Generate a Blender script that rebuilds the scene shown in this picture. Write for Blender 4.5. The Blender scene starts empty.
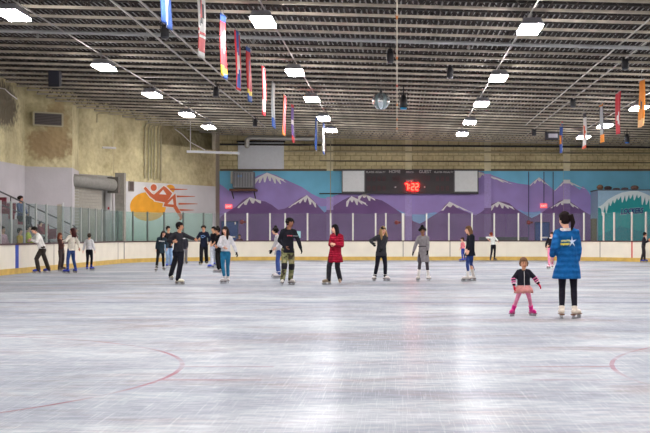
import bpy, bmesh, math, random
from mathutils import Vector, Matrix, noise
random.seed(7)
C = bpy.context.scene
COL = C.collection
R = math.radians

# ------------------------------------------------------------------ camera
F = 1200.0; PX, PY = 397.0, 235.0; CAMH = 1.37      # focal length in pixels of the 650x433 frame, vanishing point, eye height
cam = bpy.data.cameras.new('camera'); camo = bpy.data.objects.new('camera', cam); COL.objects.link(camo)
cam.sensor_width = 36; cam.lens = 36 * F / 650
cam.shift_x = -(PX - 325) / 650; cam.shift_y = (PY - 216.5) / 650
cam.clip_start = 0.05; cam.clip_end = 300
camo.location = (0, 0, CAMH); camo.rotation_euler = (R(90), 0, 0)
C.camera = camo
# ------------------------------------------------------------------ world, exposure
w = bpy.data.worlds.new('world'); C.world = w; w.use_nodes = True
w.node_tree.nodes['Background'].inputs[0].default_value = (.75, .8, .9, 1)
w.node_tree.nodes['Background'].inputs[1].default_value = .3
C.view_settings.view_transform = 'Standard'; C.view_settings.look = 'None'
C.view_settings.gamma = 1; C.view_settings.use_curve_mapping = False
C.view_settings.exposure = 0.85
LAMP = 80.0           # strength of the ceiling lamps' diffusers
C.cycles.max_bounces = 7; C.cycles.diffuse_bounces = 4; C.cycles.glossy_bounces = 3
C.cycles.transparent_max_bounces = 12; C.cycles.transmission_bounces = 4
C.cycles.sample_clamp_indirect = 6; C.cycles.caustics_reflective = False; C.cycles.caustics_refractive = False
C.cycles.use_denoising = True

# ------------------------------------------------------------------ helpers
def lin(c):
    return tuple(((v / 255) / 12.92 if v / 255 <= .04045 else ((v / 255 + .055) / 1.055) ** 2.4) for v in c)
_m = {}
def mat(name, rgb, rough=.7, metal=0, var=.0, scale=8, bump=0, bscale=40, emit=0, spec=.5, sx=(1, 1, 1)):
    key = (name,)
    if key in _m: return _m[key]
    m = bpy.data.materials.new(name); m.use_nodes = True; nt = m.node_tree; p = nt.nodes['Principled BSDF']
    c = lin(rgb)
    p.inputs['Base Color'].default_value = (*c, 1); p.inputs['Roughness'].default_value = rough
    p.inputs['Metallic'].default_value = metal; p.inputs['Specular IOR Level'].default_value = spec
    if emit:
        p.inputs['Emission Color'].default_value = (*c, 1); p.inputs['Emission Strength'].default_value = emit
    tc = nt.nodes.new('ShaderNodeTexCoord'); mp = nt.nodes.new('ShaderNodeMapping'); mp.inputs['Scale'].default_value = sx
    nt.links.new(tc.outputs['Object'], mp.inputs[0])
    n = nt.nodes.new('ShaderNodeTexNoise'); n.inputs['Scale'].default_value = scale; n.inputs['Detail'].default_value = 5
    nt.links.new(mp.outputs[0], n.inputs['Vector'])
    if var:
        r = nt.nodes.new('ShaderNodeValToRGB')
        r.color_ramp.elements[0].position = .3; r.color_ramp.elements[1].position = .7
        r.color_ramp.elements[0].color = (*[v * (1 - var) for v in c], 1)
        r.color_ramp.elements[1].color = (*[min(1, v * (1 + var)) for v in c], 1)
        nt.links.new(n.outputs[0], r.inputs[0]); nt.links.new(r.outputs[0], p.inputs['Base Color'])
    if bump:
        n2 = nt.nodes.new('ShaderNodeTexNoise'); n2.inputs['Scale'].default_value = bscale; n2.inputs['Detail'].default_value = 4
        nt.links.new(mp.outputs[0], n2.inputs['Vector'])
        b = nt.nodes.new('ShaderNodeBump'); b.inputs['Strength'].default_value = bump; b.inputs['Distance'].default_value = .03
        nt.links.new(n2.outputs[0], b.inputs['Height']); nt.links.new(b.outputs[0], p.inputs['Normal'])
    _m[key] = m
    return m
def fab(rgb, quilt=0):
    name = 'fabric_%d_%d_%d' % rgb + ('_quilted' if quilt else '')
    new = (name,) not in _m
    if max(rgb) < 120: rgb = tuple(int(v * .72) for v in rgb)
    m = mat(name, rgb, .9, var=.18, scale=14, bump=.5, bscale=22, spec=.15)
    if quilt and new:
        nt = m.node_tree; b = [n for n in nt.nodes if n.type == 'BUMP'][0]
        tc = [n for n in nt.nodes if n.type == 'TEX_COORD'][0]
        wv = nt.nodes.new('ShaderNodeTexWave'); wv.bands_direction = 'Z'; wv.inputs['Scale'].default_value = quilt
        wv.inputs['Distortion'].default_value = 1.2; wv.inputs['Detail'].default_value = 1
        nt.links.new(tc.outputs['Object'], wv.inputs[0])
        b2 = nt.nodes.new('ShaderNodeBump'); b2.inputs['Strength'].default_value = .6; b2.inputs['Distance'].default_value = .03
        nt.links.new(wv.outputs['Fac'], b2.inputs['Height']); nt.links.new(b.outputs[0], b2.inputs['Normal'])
        nt.links.new(b2.outputs[0], nt.nodes['Principled BSDF'].inputs['Normal'])
    return m
def tag(o, label=None, cat=None, group=None, kind=None):
    if label: o['label'] = label
    if cat: o['category'] = cat
    if group: o['group'] = group
    if kind: o['kind'] = kind
    return o
def empty(name, loc=(0, 0, 0), label=None, cat=None, group=None, kind=None, rz=0):
    o = bpy.data.objects.new(name, None); COL.objects.link(o); o.location = loc; o.rotation_euler = (0, 0, rz)
    o.empty_display_size = .2
    return tag(o, label, cat, group, kind)
def obj(name, bm, m, parent=None, smooth=False, bevel=0, label=None):
    me = bpy.data.meshes.new(name)
    if isinstance(bm, bmesh.types.BMesh):
        bmesh.ops.recalc_face_normals(bm, faces=bm.faces[:])
        bm.to_mesh(me); bm.free()
    else: me = bm
    for x in (m if isinstance(m, (list, tuple)) else [m]): me.materials.append(x)
    if smooth: me.polygons.foreach_set('use_smooth', [True] * len(me.polygons))
    o = bpy.data.objects.new(name, me); COL.objects.link(o)
    if parent: o.parent = parent
    if bevel:
        b = o.modifiers.new('bevel', 'BEVEL'); b.width = bevel; b.segments = 2; b.limit_method = 'ANGLE'
    if label: o['label'] = label
    return o
def struct(name, bm, m, parent=None, smooth=False):
    o = obj(name, bm, m, parent, smooth)
    if parent is None: o['kind'] = 'structure'
    return o
def B(): return bmesh.new()
def box(bm, a, b, mi=0):
    x0, y0, z0 = a; x1, y1, z1 = b
    v = [bm.verts.new(p) for p in ((x0,y0,z0),(x1,y0,z0),(x1,y1,z0),(x0,y1,z0),(x0,y0,z1),(x1,y0,z1),(x1,y1,z1),(x0,y1,z1))]
    for f in ((0,3,2,1),(4,5,6,7),(0,1,5,4),(1,2,6,5),(2,3,7,6),(3,0,4,7)):
        bm.faces.new([v[i] for i in f]).material_index = mi
def beam(bm, p, q, wx, wz, up=Vector((0, 0, 1))):
    """box section between two points"""
    p = Vector(p); q = Vector(q); d = (q - p).normalized()
    s = d.cross(up)
    if s.length < 1e-4: s = Vector((1, 0, 0))
    s.normalize(); u = s.cross(d)
    v = []
    for c in (p, q):
        for a, b in ((-1,-1),(1,-1),(1,1),(-1,1)): v.append(bm.verts.new(c + s * a * wx / 2 + u * b * wz / 2))
    for f in ((0,1,2,3),(7,6,5,4),(0,4,5,1),(1,5,6,2),(2,6,7,3),(3,7,4,0)): bm.faces.new([v[i] for i in f])
def rings(bm, rs, n=14, cap=True, round_=True):
    """rs: (centre, u, v) with radius vectors; closed loft with rounded ends"""
    rs = [(Vector(c), Vector(u), Vector(v)) for c, u, v in rs]
    if cap and round_:
        def capr(r, nxt):
            c, u, v = r; d = (c - nxt[0]).normalized(); k = min(u.length, v.length)
            return [(c + d * k * .5, u * .87, v * .87), (c + d * k * .87, u * .5, v * .5)]
        a = capr(rs[0], rs[1]); b = capr(rs[-1], rs[-2]); rs = a[::-1] + rs + b
    L = []
    for c, u, v in rs:
        L.append([bm.verts.new(c + u * math.cos(2 * math.pi * i / n) + v * math.sin(2 * math.pi * i / n)) for i in range(n)])
    for a, b in zip(L, L[1:]):
        for i in range(n): bm.faces.new((a[i], a[(i + 1) % n], b[(i + 1) % n], b[i]))
    if cap: bm.faces.new(L[0][::-1]); bm.faces.new(L[-1])
def tube(bm, pts, rad, n=10, round_=True):
    pts = [Vector(p) for p in pts]
    if not isinstance(rad, (list, tuple)): rad = [rad] * len(pts)
    rs = []; ref = None
    for i, p in enumerate(pts):
        d = (pts[min(i + 1, len(pts) - 1)] - pts[max(i - 1, 0)]).normalized()
        if ref is None: ref = d.orthogonal().normalized()
        u = (ref - d * ref.dot(d))
        u = u.normalized() if u.length > 1e-4 else d.orthogonal().normalized()
        ref = u; v = d.cross(u); rs.append((p, u * rad[i], v * rad[i]))
    rings(bm, rs, n, True, round_)
def ell(bm, c, r, ax=None, n=12, m=8):
    X, Y, Z = ax or (Vector((1,0,0)), Vector((0,1,0)), Vector((0,0,1)))
    c = Vector(c); L = []
    top = bm.verts.new(c + Z * r[2]); bot = bm.verts.new(c - Z * r[2])
    for j in range(1, m):
        t = math.pi * j / m; L.append([bm.verts.new(c + Z * r[2] * math.cos(t) + (X * r[0] * math.cos(2*math.pi*i/n) + Y * r[1] * math.sin(2*math.pi*i/n)) * math.sin(t)) for i in range(n)])
    for i in range(n):
        bm.faces.new((top, L[0][i], L[0][(i+1) % n])); bm.faces.new((bot, L[-1][(i+1) % n], L[-1][i]))
    for a, b in zip(L, L[1:]):
        for i in range(n): bm.faces.new((a[i], b[i], b[(i+1) % n], a[(i+1) % n]))
def fuse(name, bm, m, parent, vox=.01, sm=2, label=None, paint=None):
    """one continuous skin over all the overlapping volumes in bm"""
    bmesh.ops.recalc_face_normals(bm, faces=bm.faces[:])
    me = bpy.data.meshes.new(name); bm.to_mesh(me); bm.free()
    o = bpy.data.objects.new(name, me); COL.objects.link(o)
    r = o.modifiers.new('r', 'REMESH'); r.mode = 'VOXEL'; r.voxel_size = vox
    if sm:
        s = o.modifiers.new('s', 'SMOOTH'); s.iterations = sm; s.factor = .5
    dg = bpy.context.evaluated_depsgraph_get(); dg.update()
    me2 = bpy.data.meshes.new_from_object(o.evaluated_get(dg))
    bpy.data.objects.remove(o); bpy.data.meshes.remove(me); me2.name = name
    while len(me2.materials): me2.materials.pop()
    for x in (m if isinstance(m, (list, tuple)) else [m]): me2.materials.append(x)
    if paint:
        idx = [0] * len(me2.polygons)
        for p in me2.polygons: idx[p.index] = paint(p.center)
        me2.polygons.foreach_set('material_index', idx)
    me2.polygons.foreach_set('use_smooth', [True] * len(me2.polygons))
    o = bpy.data.objects.new(name, me2); COL.objects.link(o); o.parent = parent
    if label: o['label'] = label
    return o
def at(px, py, Y):                       # the point of the place at distance Y that the photo shows at (px, py)
    return Vector(((px - PX) * Y / F, Y, CAMH + (PY - py) * Y / F))
def ground(px, py):
    Y = CAMH * F / (py - PY)
    return Vector(((px - PX) * Y / F, Y, 0))
def text(name, s, size, m, parent, loc, rot, ext=.005, align='CENTER', shear=0, spacing=1.0, offset=0):
    cu = bpy.data.curves.new(name, 'FONT'); cu.body = s; cu.size = size; cu.extrude = ext; cu.align_x = align
    cu.shear = shear; cu.space_character = spacing; cu.offset = offset; cu.resolution_u = 3
    o = bpy.data.objects.new(name, cu); COL.objects.link(o)
    dg = bpy.context.evaluated_depsgraph_get(); dg.update()
    me = bpy.data.meshes.new_from_object(o.evaluated_get(dg)); bpy.data.objects.remove(o)
    while len(me.materials): me.materials.pop()
    me.materials.append(m)
    o = bpy.data.objects.new(name, me); COL.objects.link(o); o.parent = parent; o.location = loc; o.rotation_euler = rot
    return o

# ------------------------------------------------------------------ ice
def ice_mat(name, tint, k):
    m = bpy.data.materials.new(name); m.use_nodes = True; nt = m.node_tree; nt.nodes.clear(); N = nt.nodes.new; Lk = nt.links.new
    out = N('ShaderNodeOutputMaterial'); geo = N('ShaderNodeNewGeometry')
    def noise_(scale, sx, rot, det=5, rough=.6, dist=0):
        mp = N('ShaderNodeMapping'); mp.inputs['Scale'].default_value = sx; mp.inputs['Rotation'].default_value = (0, 0, R(rot))
        Lk(geo.outputs['Position'], mp.inputs[0]); n = N('ShaderNodeTexNoise'); n.inputs['Scale'].default_value = scale
        n.inputs['Detail'].default_value = det; n.inputs['Roughness'].default_value = rough; n.inputs['Distortion'].default_value = dist
        Lk(mp.outputs[0], n.inputs['Vector']); return n
    def ramp(src, a, b, ca, cb):
        r = N('ShaderNodeValToRGB'); r.color_ramp.elements[0].position = a; r.color_ramp.elements[1].position = b
        r.color_ramp.elements[0].color = ca; r.color_ramp.elements[1].color = cb; Lk(src, r.inputs[0]); return r
    def mix(f, a, b, mode='MIX'):
        x = N('ShaderNodeMix'); x.data_type = 'RGBA'; x.blend_type = mode
        for s, v in ((x.inputs[0], f), (x.inputs[6], a), (x.inputs[7], b)):
            if hasattr(v, 'links') or hasattr(v, 'is_linked'): Lk(v, s)
            else: s.default_value = v
        return x.outputs[2]
    W = (1, 1, 1, 1); K = (0, 0, 0, 1)
    big = ramp(noise_(.45, (.5, 1, 1), 10, 6, .65, .6).outputs[0], .36, .66, (*lin((148, 154, 163)), 1), (*lin((190, 194, 199)), 1))
    dirt = ramp(noise_(.8, (.45, 1, 1), -15, 7, .7, .5).outputs[0], .50, .72, K, W)
    c = mix(dirt.outputs[0], big.outputs[0], (*lin((156, 146, 145)), 1))
    fine = ramp(noise_(9, (.35, 1.0, 1), 0, 6, .75).outputs[0], .42, .62, (.74, .76, .79, 1), W)
    c = mix(1.0, c, fine.outputs[0], 'MULTIPLY')
    for sc, sx, rot, th in ((3, (24, .5, 1), 28, .60), (3, (.5, 23, 1), 12, .61), (2.2, (26, .4, 1), -52, .61), (2.4, (.4, 25, 1), -20, .62)):
        s = ramp(noise_(sc, sx, rot, 3, .5, .25).outputs[0], th, th + .03, K, W)
        s.color_ramp.elements[1].color = (.13, .13, .13, 1); c = mix(s.outputs[0], c, (*lin((222, 226, 230)), 1))
    if tint: 
        br = ramp(noise_(.7, (1, 1, 1), 0, 5, .6).outputs[0], .38, .66, (k * .12,) * 3 + (1,), (k,) * 3 + (1,))
        c = mix(br.outputs[0], c, (*lin(tint), 1))
    d = N('ShaderNodeBsdfDiffuse'); Lk(c, d.inputs[0])
    g = N('ShaderNodeBsdfGlossy'); g.inputs[0].default_value = (.93, .96, 1, 1)
    rr = ramp(noise_(2.5, (.6, 1, 1), 20, 5, .7).outputs[0], .3, .75, (.10,) * 3 + (1,), (.27,) * 3 + (1,)); Lk(rr.outputs[0], g.inputs['Roughness'])
    bp = N('ShaderNodeBump'); bp.inputs['Strength'].default_value = .12; bp.inputs['Distance'].default_value = .01
    Lk(noise_(14, (1, 1, 1), 0, 5, .7).outputs[0], bp.inputs['Height']); Lk(bp.outputs[0], g.inputs['Normal'])
    fr = N('ShaderNodeFresnel'); fr.inputs[0].default_value = 1.31
    ml = N('ShaderNodeMath'); ml.operation = 'MULTIPLY'; Lk(fr.outputs[0], ml.inputs[0]); ml.inputs[1].default_value = .1
    ms = N('ShaderNodeMixShader'); Lk(ml.outputs[0], ms.inputs[0]); Lk(d.outputs[0], ms.inputs[1]); Lk(g.outputs[0], ms.inputs[2])
    Lk(ms.outputs[0], out.inputs[0]); return m
bm = B()
v = [bm.verts.new(p) for p in ((-24, -8, 0), (24, -8, 0), (24, 74, 0), (-24, 74, 0))]; bm.faces.new(v)
def strip(pts, wd, mi, z=.002):
    pts = [Vector((x, y, z)) for x, y in pts]; L = []
    for i, p in enumerate(pts):
        d = (pts[min(i+1, len(pts)-1)] - pts[max(i-1, 0)]).normalized(); s = Vector((-d.y, d.x, 0)) * wd / 2
        L.append((bm.verts.new(p + s), bm.verts.new(p - s)))
    for a, b in zip(L, L[1:]): bm.faces.new((a[0], a[1], b[1], b[0])).material_index = mi
strip([(-13.3, 24.3), (13.3, 24.3)], .28, 1)
strip([(-13.3, 39.4), (13.3, 39.4)], .28, 3)
strip([(-13.3, 31.9), (13.3, 31.9)], .3, 4)
strip([(-12.6, 61.5), (12.6, 61.5)], .05, 2)
for cx in (-6.77, 6.77):
    strip([(cx + 4.57 * math.cos(t * math.pi / 36), 11.9 + 4.57 * math.sin(t * math.pi / 36)) for t in range(73)], .05, 2)
    for s in (-1, 1):
        for dy in (-.57, .57):
            x0 = cx + s * (4.57 - .03); strip([(x0, 11.9 + dy), (x0 + s * .95, 11.9 + dy)], .075, 2)
floor = struct('floor', bm, [ice_mat('ice', None, 0), ice_mat('ice_blue_line', (70, 80, 125), .62), ice_mat('ice_red_line', (150, 70, 85), .62),
                             ice_mat('ice_faint_blue', (90, 100, 150), .22), ice_mat('ice_faint_red', (120, 105, 125), .3)])

# ------------------------------------------------------------------ walls
WY = 70.0
def concrete(name, rgb, rgb2, bands=0):
    m = bpy.data.materials.new(name); m.use_nodes = True; nt = m.node_tree; N = nt.nodes.new; Lk = nt.links.new; p = nt.nodes['Principled BSDF']
    geo = N('ShaderNodeNewGeometry'); n = N('ShaderNodeTexNoise'); n.inputs['Scale'].default_value = .5; n.inputs['Detail'].default_value = 7; n.inputs['Roughness'].default_value = .65
    Lk(geo.outputs['Position'], n.inputs['Vector'])
    r = N('ShaderNodeValToRGB'); r.color_ramp.elements[0].position = .33; r.color_ramp.elements[1].position = .62
    r.color_ramp.elements[0].color = (*lin(rgb2), 1); r.color_ramp.elements[1].color = (*lin(rgb), 1); Lk(n.outputs[0], r.inputs[0])
    v = N('ShaderNodeTexVoronoi'); v.inputs['Scale'].default_value = 4.5; Lk(geo.outputs['Position'], v.inputs['Vector'])
    n3 = N('ShaderNodeTexNoise'); n3.inputs['Scale'].default_value = 5; n3.inputs['Detail'].default_value = 3; Lk(geo.outputs['Position'], n3.inputs['Vector'])
    r3 = N('ShaderNodeValToRGB'); r3.color_ramp.elements[0].position = .38; r3.color_ramp.elements[1].position = .58
    r3.color_ramp.elements[0].color = (.8, .78, .74, 1); r3.color_ramp.elements[1].color = (1, 1, 1, 1); Lk(n3.outputs[0], r3.inputs[0])
    mx = N('ShaderNodeMix'); mx.data_type = 'RGBA'; mx.blend_type = 'MULTIPLY'; mx.inputs[0].default_value = .6
    Lk(r.outputs[0], mx.inputs[6]); Lk(r3.outputs[0], mx.inputs[7]); col = mx.outputs[2]
    if bands:
        mp = N('ShaderNodeMapping'); mp.inputs['Rotation'].default_value = (R(90), 0, 0); Lk(geo.outputs['Position'], mp.inputs[0])
        bt = N('ShaderNodeTexBrick'); bt.inputs['Scale'].default_value = 1; bt.inputs['Brick Width'].default_value = .6; bt.inputs['Row Height'].default_value = .3
        bt.inputs['Mortar Size'].default_value = .02; bt.inputs['Color1'].default_value = (1, 1, 1, 1); bt.inputs['Color2'].default_value = (.94, .93, .91, 1); bt.inputs['Mortar'].default_value = (.55, .52, .45, 1)
        Lk(mp.outputs[0], bt.inputs['Vector']); m2 = N('ShaderNodeMix'); m2.data_type = 'RGBA'; m2.blend_type = 'MULTIPLY'; m2.inputs[0].default_value = .8
        Lk(col, m2.inputs[6]); Lk(bt.outputs[0], m2.inputs[7]); col = m2.outputs[2]
    for (cx, cy, cz), rad, cc in (((-16.1, 49.4, 6.75), (1.0, 2.0, 1.05), (84, 76, 66)), ((-15.25, 52.8, 5.35), (1.2, 1.2, .75), (150, 126, 92)), ((-15.0, 53.0, 6.3), (.5, .6, 1.2), (170, 148, 108))):
        mp = N('ShaderNodeMapping'); mp.vector_type = 'POINT'; mp.inputs['Location'].default_value = (-cx / rad[0], -cy / rad[1], -cz / rad[2]); mp.inputs['Scale'].default_value = tuple(1 / q for q in rad)
        Lk(geo.outputs['Position'], mp.inputs[0]); ln = N('ShaderNodeVectorMath'); ln.operation = 'LENGTH'; Lk(mp.outputs[0], ln.inputs[0])
        ad = N('ShaderNodeMath'); ad.operation = 'MULTIPLY_ADD'; ad.inputs[1].default_value = .9; Lk(n3.outputs[0], ad.inputs[0]); Lk(ln.outputs['Value'], ad.inputs[2])
        rs = N('ShaderNodeValToRGB'); rs.color_ramp.elements[0].position = .75; rs.color_ramp.elements[0].color = (.85, .85, .85, 1)
        rs.color_ramp.elements[1].position = 1.0; rs.color_ramp.elements[1].color = (0, 0, 0, 1)
        hf = N('ShaderNodeMath'); hf.operation = 'MULTIPLY'; hf.inputs[1].default_value = .65; Lk(ad.outputs[0], hf.inputs[0]); Lk(hf.outputs[0], rs.inputs[0])
        mz = N('ShaderNodeMix'); mz.data_type = 'RGBA'; Lk(rs.outputs[0], mz.inputs[0]); Lk(col, mz.inputs[6]); mz.inputs[7].default_value = (*lin(cc), 1); col = mz.outputs[2]
    Lk(col, p.inputs['Base Color']); p.inputs['Roughness'].default_value = .95
    b = N('ShaderNodeBump'); b.inputs['Strength'].default_value = .7; b.inputs['Distance'].default_value = .06
    Lk(v.outputs[0], b.inputs['Height']); Lk(b.outputs[0], p.inputs['Normal']); return m
M_con = concrete('ochre_concrete', (222, 212, 168), (170, 158, 120))
M_blk = concrete('ochre_block', (240, 228, 182), (204, 190, 148), 1)
M_white = mat('white_painted_block', (208, 207, 208), .9, var=.06, scale=1.2, bump=.2, bscale=8)
M_grey = mat('grey_painted_block', (186, 182, 186), .9, var=.08, scale=1.0, bump=.2, bscale=8)
M_dark = mat('dark_steel', (52, 50, 52), .6, .3, var=.2)
M_steel = mat('galvanised_steel', (150, 150, 148), .5, .5, var=.15, scale=3)
M_alu = mat('aluminium', (214, 212, 205), .45, .2, var=.05)
def wallseg(name, a, b, z0, z1, m, th=.2, bands=None):
    """vertical wall from a to b (its visible face), thickness away from the rink"""
    a = Vector((*a, 0)); b = Vector((*b, 0)); d = (b - a).normalized(); n = Vector((-d.y, d.x, 0)) * th
    bm = B()
    zs = [z0] + (bands or []) + [z1]
    for i, (q0, q1) in enumerate(zip(zs, zs[1:])):
        v = [bm.verts.new(p) for p in (a + Vector((0,0,q0)), b + Vector((0,0,q0)), b + n + Vector((0,0,q0)), a + n + Vector((0,0,q0)),
                                       a + Vector((0,0,q1)), b + Vector((0,0,q1)), b + n + Vector((0,0,q1)), a + n + Vector((0,0,q1)))]
        for f in ((0,3,2,1),(4,5,6,7),(0,1,5,4),(1,2,6,5),(2,3,7,6),(3,0,4,7)): bm.faces.new([v[k] for k in f]).material_index = i
    return struct(name, bm, m)
CEIL = lambda X: CAMH + 5.45 - .027 * X        # underside of the roof joists
TOPZ = 8.6
wallseg('wall_left', (-16.2, -8), (-16.2, 52.2), 0, TOPZ, [M_grey, M_con], bands=[4.38])
wallseg('wall_left_return', (-16.2, 52.2), (-14.45, 53.4), 0, TOPZ, [M_grey, M_con], bands=[4.36])
wallseg('wall_left_bay_side', (-14.45, 53.4), (-14.95, 56.4), 0, TOPZ, [M_grey, M_con], bands=[4.36])
wallseg('wall_left_bay', (-14.95, 56.4), (-13.9, 58.6), 0, TOPZ, [mat('grey_bay', (150, 148, 142), .9, var=.15, scale=1.5), M_con], bands=[4.25])
LA, LB = Vector((-14.15, 60.0, 0)), Vector((-10.2, 67.5, 0))        # face of the white wall with the painted logo
wallseg('wall_left_bay_end', (-13.9, 58.6), (LA.x, LA.y), 0, TOPZ, [M_grey, M_con], bands=[4.25])
wallseg('wall_logo', (LA.x, LA.y), (LB.x, LB.y), 0, 6.15, [M_white, M_con], bands=[4.1])
wallseg('wall_logo_upper', (LA.x, LA.y), (LA.x + (LB.x-LA.x)*.42, LA.y + (LB.y-LA.y)*.42), 6.15, TOPZ, [M_con])
# recess above the ledge of the logo wall
wallseg('wall_recess_side', (-12.5, 63.15), (-13.3, 64.6), 6.0, TOPZ, [M_con])
wallseg('wall_recess_back', (-13.5, 64.6), (-10.6, 69.9), 6.0, TOPZ, [M_con])
wallseg('wall_recess_ledge', (-12.6, 63.1), (-10.3, 67.6), 6.1, 6.16, [M_con], th=1.1)
wallseg('wall_gap', (LB.x, LB.y), (-10.35, WY), 0, TOPZ, [mat('beige_grey_post', (190, 180, 160), .9, var=.1)])  # beige-grey strip between the logo wall and the mural
bm = B(); box(bm, (-17, WY, 0), (17, WY + .3, TOPZ))
wall_far = struct('wall_far', bm, M_blk)
wallseg('wall_right', (16.4, WY), (16.4, -8), 0, TOPZ, [M_grey, M_con], bands=[4.1])
wallseg('wall_near', (16.4, -8), (-16.2, -8), 0, TOPZ, [M_grey, M_con], bands=[4.1])
# pilasters on the far wall
for i, px in enumerate((330, 408.5, 487.5, 566.5)):
    x = (px - PX) * WY / F; bm = B(); box(bm, (x - .19, WY - .14, 0), (x + .19, WY, TOPZ - .8))
    struct('trim_%d' % (i + 1), bm, mat('pilaster_ochre', (236, 226, 190), .9, var=.12, scale=2))

# ------------------------------------------------------------------ ceiling: ribbed deck
bm = B(); n = 226; x0 = -17.0; pitch = .1525; prof = []
def deckz(x): return CEIL(x) + .56
for i in range(n):
    x = x0 + i * pitch
    for dx, dz in ((0, 0), (.045, 0), (.065, .055), (.13, .055)): prof.append((x + dx, deckz(x) + dz))
va = [bm.verts.new((x, -8.2, z)) for x, z in prof]; vb = [bm.verts.new((x, 70.3, z)) for x, z in prof]
for i in range(len(prof) - 1): bm.faces.new((va[i], va[i+1], vb[i+1], vb[i])).material_index = 1 if i % 4 == 0 else 0  # lower rib faces get a paler colour, painting in the light they catch
struct('ceiling', bm, [mat('brown_deck', (44, 36, 34), .8, var=.35, scale=1.4), mat('deck_rib_highlight', (150, 148, 146), .5, .2, var=.3, scale=2.5)])

# roof joists, one thing each
JX0, JX1 = -15.0, 16.2
mch = mat('joist_bottom_chord', (182, 174, 158), .55, .1, var=.25, scale=2.2)
mwb = mat('joist_web', (74, 66, 62), .6, .1, var=.3, scale=3)
mtp = mat('joist_top_chord', (40, 36, 34), .7, .1, var=.2)
JY = [46 + 1.33 * k for k in range(-15, 18)]
def joist_left(Y):
    if Y < 55.5: return JX0
    if Y < 63.5: return -14.6 + (Y - 55.5) * .27
    return -12.4 + (Y - 63.5) * .35
for Y in JY:
    xl = joist_left(Y)
    j = empty('roof_joist', (0, Y, CEIL(0)), 'open web steel joist running across under the ribbed roof deck', 'joist', 'parallel roof joists')
    zl, zr = -.027 * xl, -.027 * JX1
    b = B()
    for dy in (-.035, .035): beam(b, (xl, dy, zl + .03), (JX1, dy, zr + .03), .04, .06)
    obj('bottom_chord', b, mch, j)
    b = B(); beam(b, (xl, 0, zl + .47), (JX1, 0, zr + .47), .1, .07); obj('top_chord', b, mtp, j)
    b = B(); x = xl; up = True; s = .3
    while x + s < JX1:
        za, zb = (.05, .46) if up else (.46, .05)
        beam(b, (x, 0, -.027 * x + za), (x + s, 0, -.027 * (x + s) + zb), .028, .028, Vector((0, 1, 0))); x += s; up = not up
    obj('web', b, mwb, j)

def lamp(x, Y, label, grp):
    z = CAMH + 5.065 - .027 * x
    t = empty('ceiling_light', (x, Y, z), label, 'ceiling light', grp)
    b = B(); W2, L2 = .265, .64
    lo = [(-W2, -L2, 0), (W2, -L2, 0), (W2, L2, 0), (-W2, L2, 0)]; hi = [(-.2, -.5, .17), (.2, -.5, .17), (.2, .5, .17), (-.2, .5, .17)]
    v = [b.verts.new(p) for p in lo + hi]
    for f in ((4,5,6,7),(0,1,5,4),(1,2,6,5),(2,3,7,6),(3,0,4,7),(0,3,2,1)): b.faces.new([v[i] for i in f])
    obj('housing', b, mat('lamp_housing', (168, 168, 178), .4, .3), t)
    b = B(); box(b, (-W2 + .02, -L2 + .02, -.06), (W2 - .02, L2 - .02, -.004)); obj('diffuser', b, mat('lamp_diffuser', (255, 248, 246), .5, emit=LAMP), t)
    for s in (-1, 1):
        b = B(); tube(b, [(0, s * .4, .16), (0, s * .4, .45)], .012, 6); obj('hanger', b, M_steel, t)
ROWS = [28.9, 37.9, 45.4, 52.8, 58.9]
names_r = ['nearest row', 'second row', 'third row', 'fourth row', 'row by the far wall']
names_c = {-9.25: 'above the side boards with the blue stripe', -3.22: 'beside the line of hanging banners', 3.2: 'between disco ball and cable rails', 9.15: 'beyond the orange and red banners'}
for ri, Y in enumerate(ROWS):
    for x in (-9.25, -3.22, 3.2, 9.15):
        if x == 9.15 and ri < 2: lab = None
        lamp(x, Y, 'glowing box light %s, %s' % (names_c[x], names_r[ri]), 'box lights under the joists')
for Y in (21, 13.4, 5.6, -2.2):
    for x in (-9.25, -3.22, 3.2, 9.15): lamp(x, Y, 'glowing white box light overhead near the camera end of the rink', 'box lights overhead out of view')

# ------------------------------------------------------------------ dasher boards
XB, YB, RB = 13.4, 64.9, 7.5
def arc(cx, cy, a0, a1, n=20): return [(cx + RB * math.cos(R(a0 + (a1 - a0) * i / n)), cy + RB * math.sin(R(a0 + (a1 - a0) * i / n))) for i in range(n + 1)]
P_left = [(-XB, 8.7), (-XB, 57.4)]
P_cl = arc(-XB + RB, YB - RB, 180, 121, 14); P_far = arc(-XB + RB, YB - RB, 121, 90, 8) + [(XB - RB, YB)]; P_cr = arc(XB - RB, YB - RB, 90, 0)
P_right = [(XB, 57.4), (XB, 8.7)]; P_nr = arc(XB - RB, 8.7, 0, -90); P_near = [(XB - RB, 1.2), (-XB + RB, 1.2)]; P_nl = arc(-XB + RB, 8.7, -90, -180)
def pathbox(bm, path, o0, o1, z0, z1):
    L = []
    if len(path) < 2: return
    P = [Vector((x, y, 0)) for x, y in path]
    for i, p in enumerate(P):
        d = (P[min(i+1, len(P)-1)] - P[max(i-1, 0)]).normalized(); nrm = Vector((-d.y, d.x, 0))
        L.append([bm.verts.new(p + nrm * o + Vector((0, 0, z))) for o, z in ((o0, z0), (o1, z0), (o1, z1), (o0, z1))])
    for a, b in zip(L, L[1:]):
        for k in range(4): bm.faces.new((a[k], a[(k+1) % 4], b[(k+1) % 4], b[k]))
    bm.faces.new(L[0]); bm.faces.new(L[-1][::-1])
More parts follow.
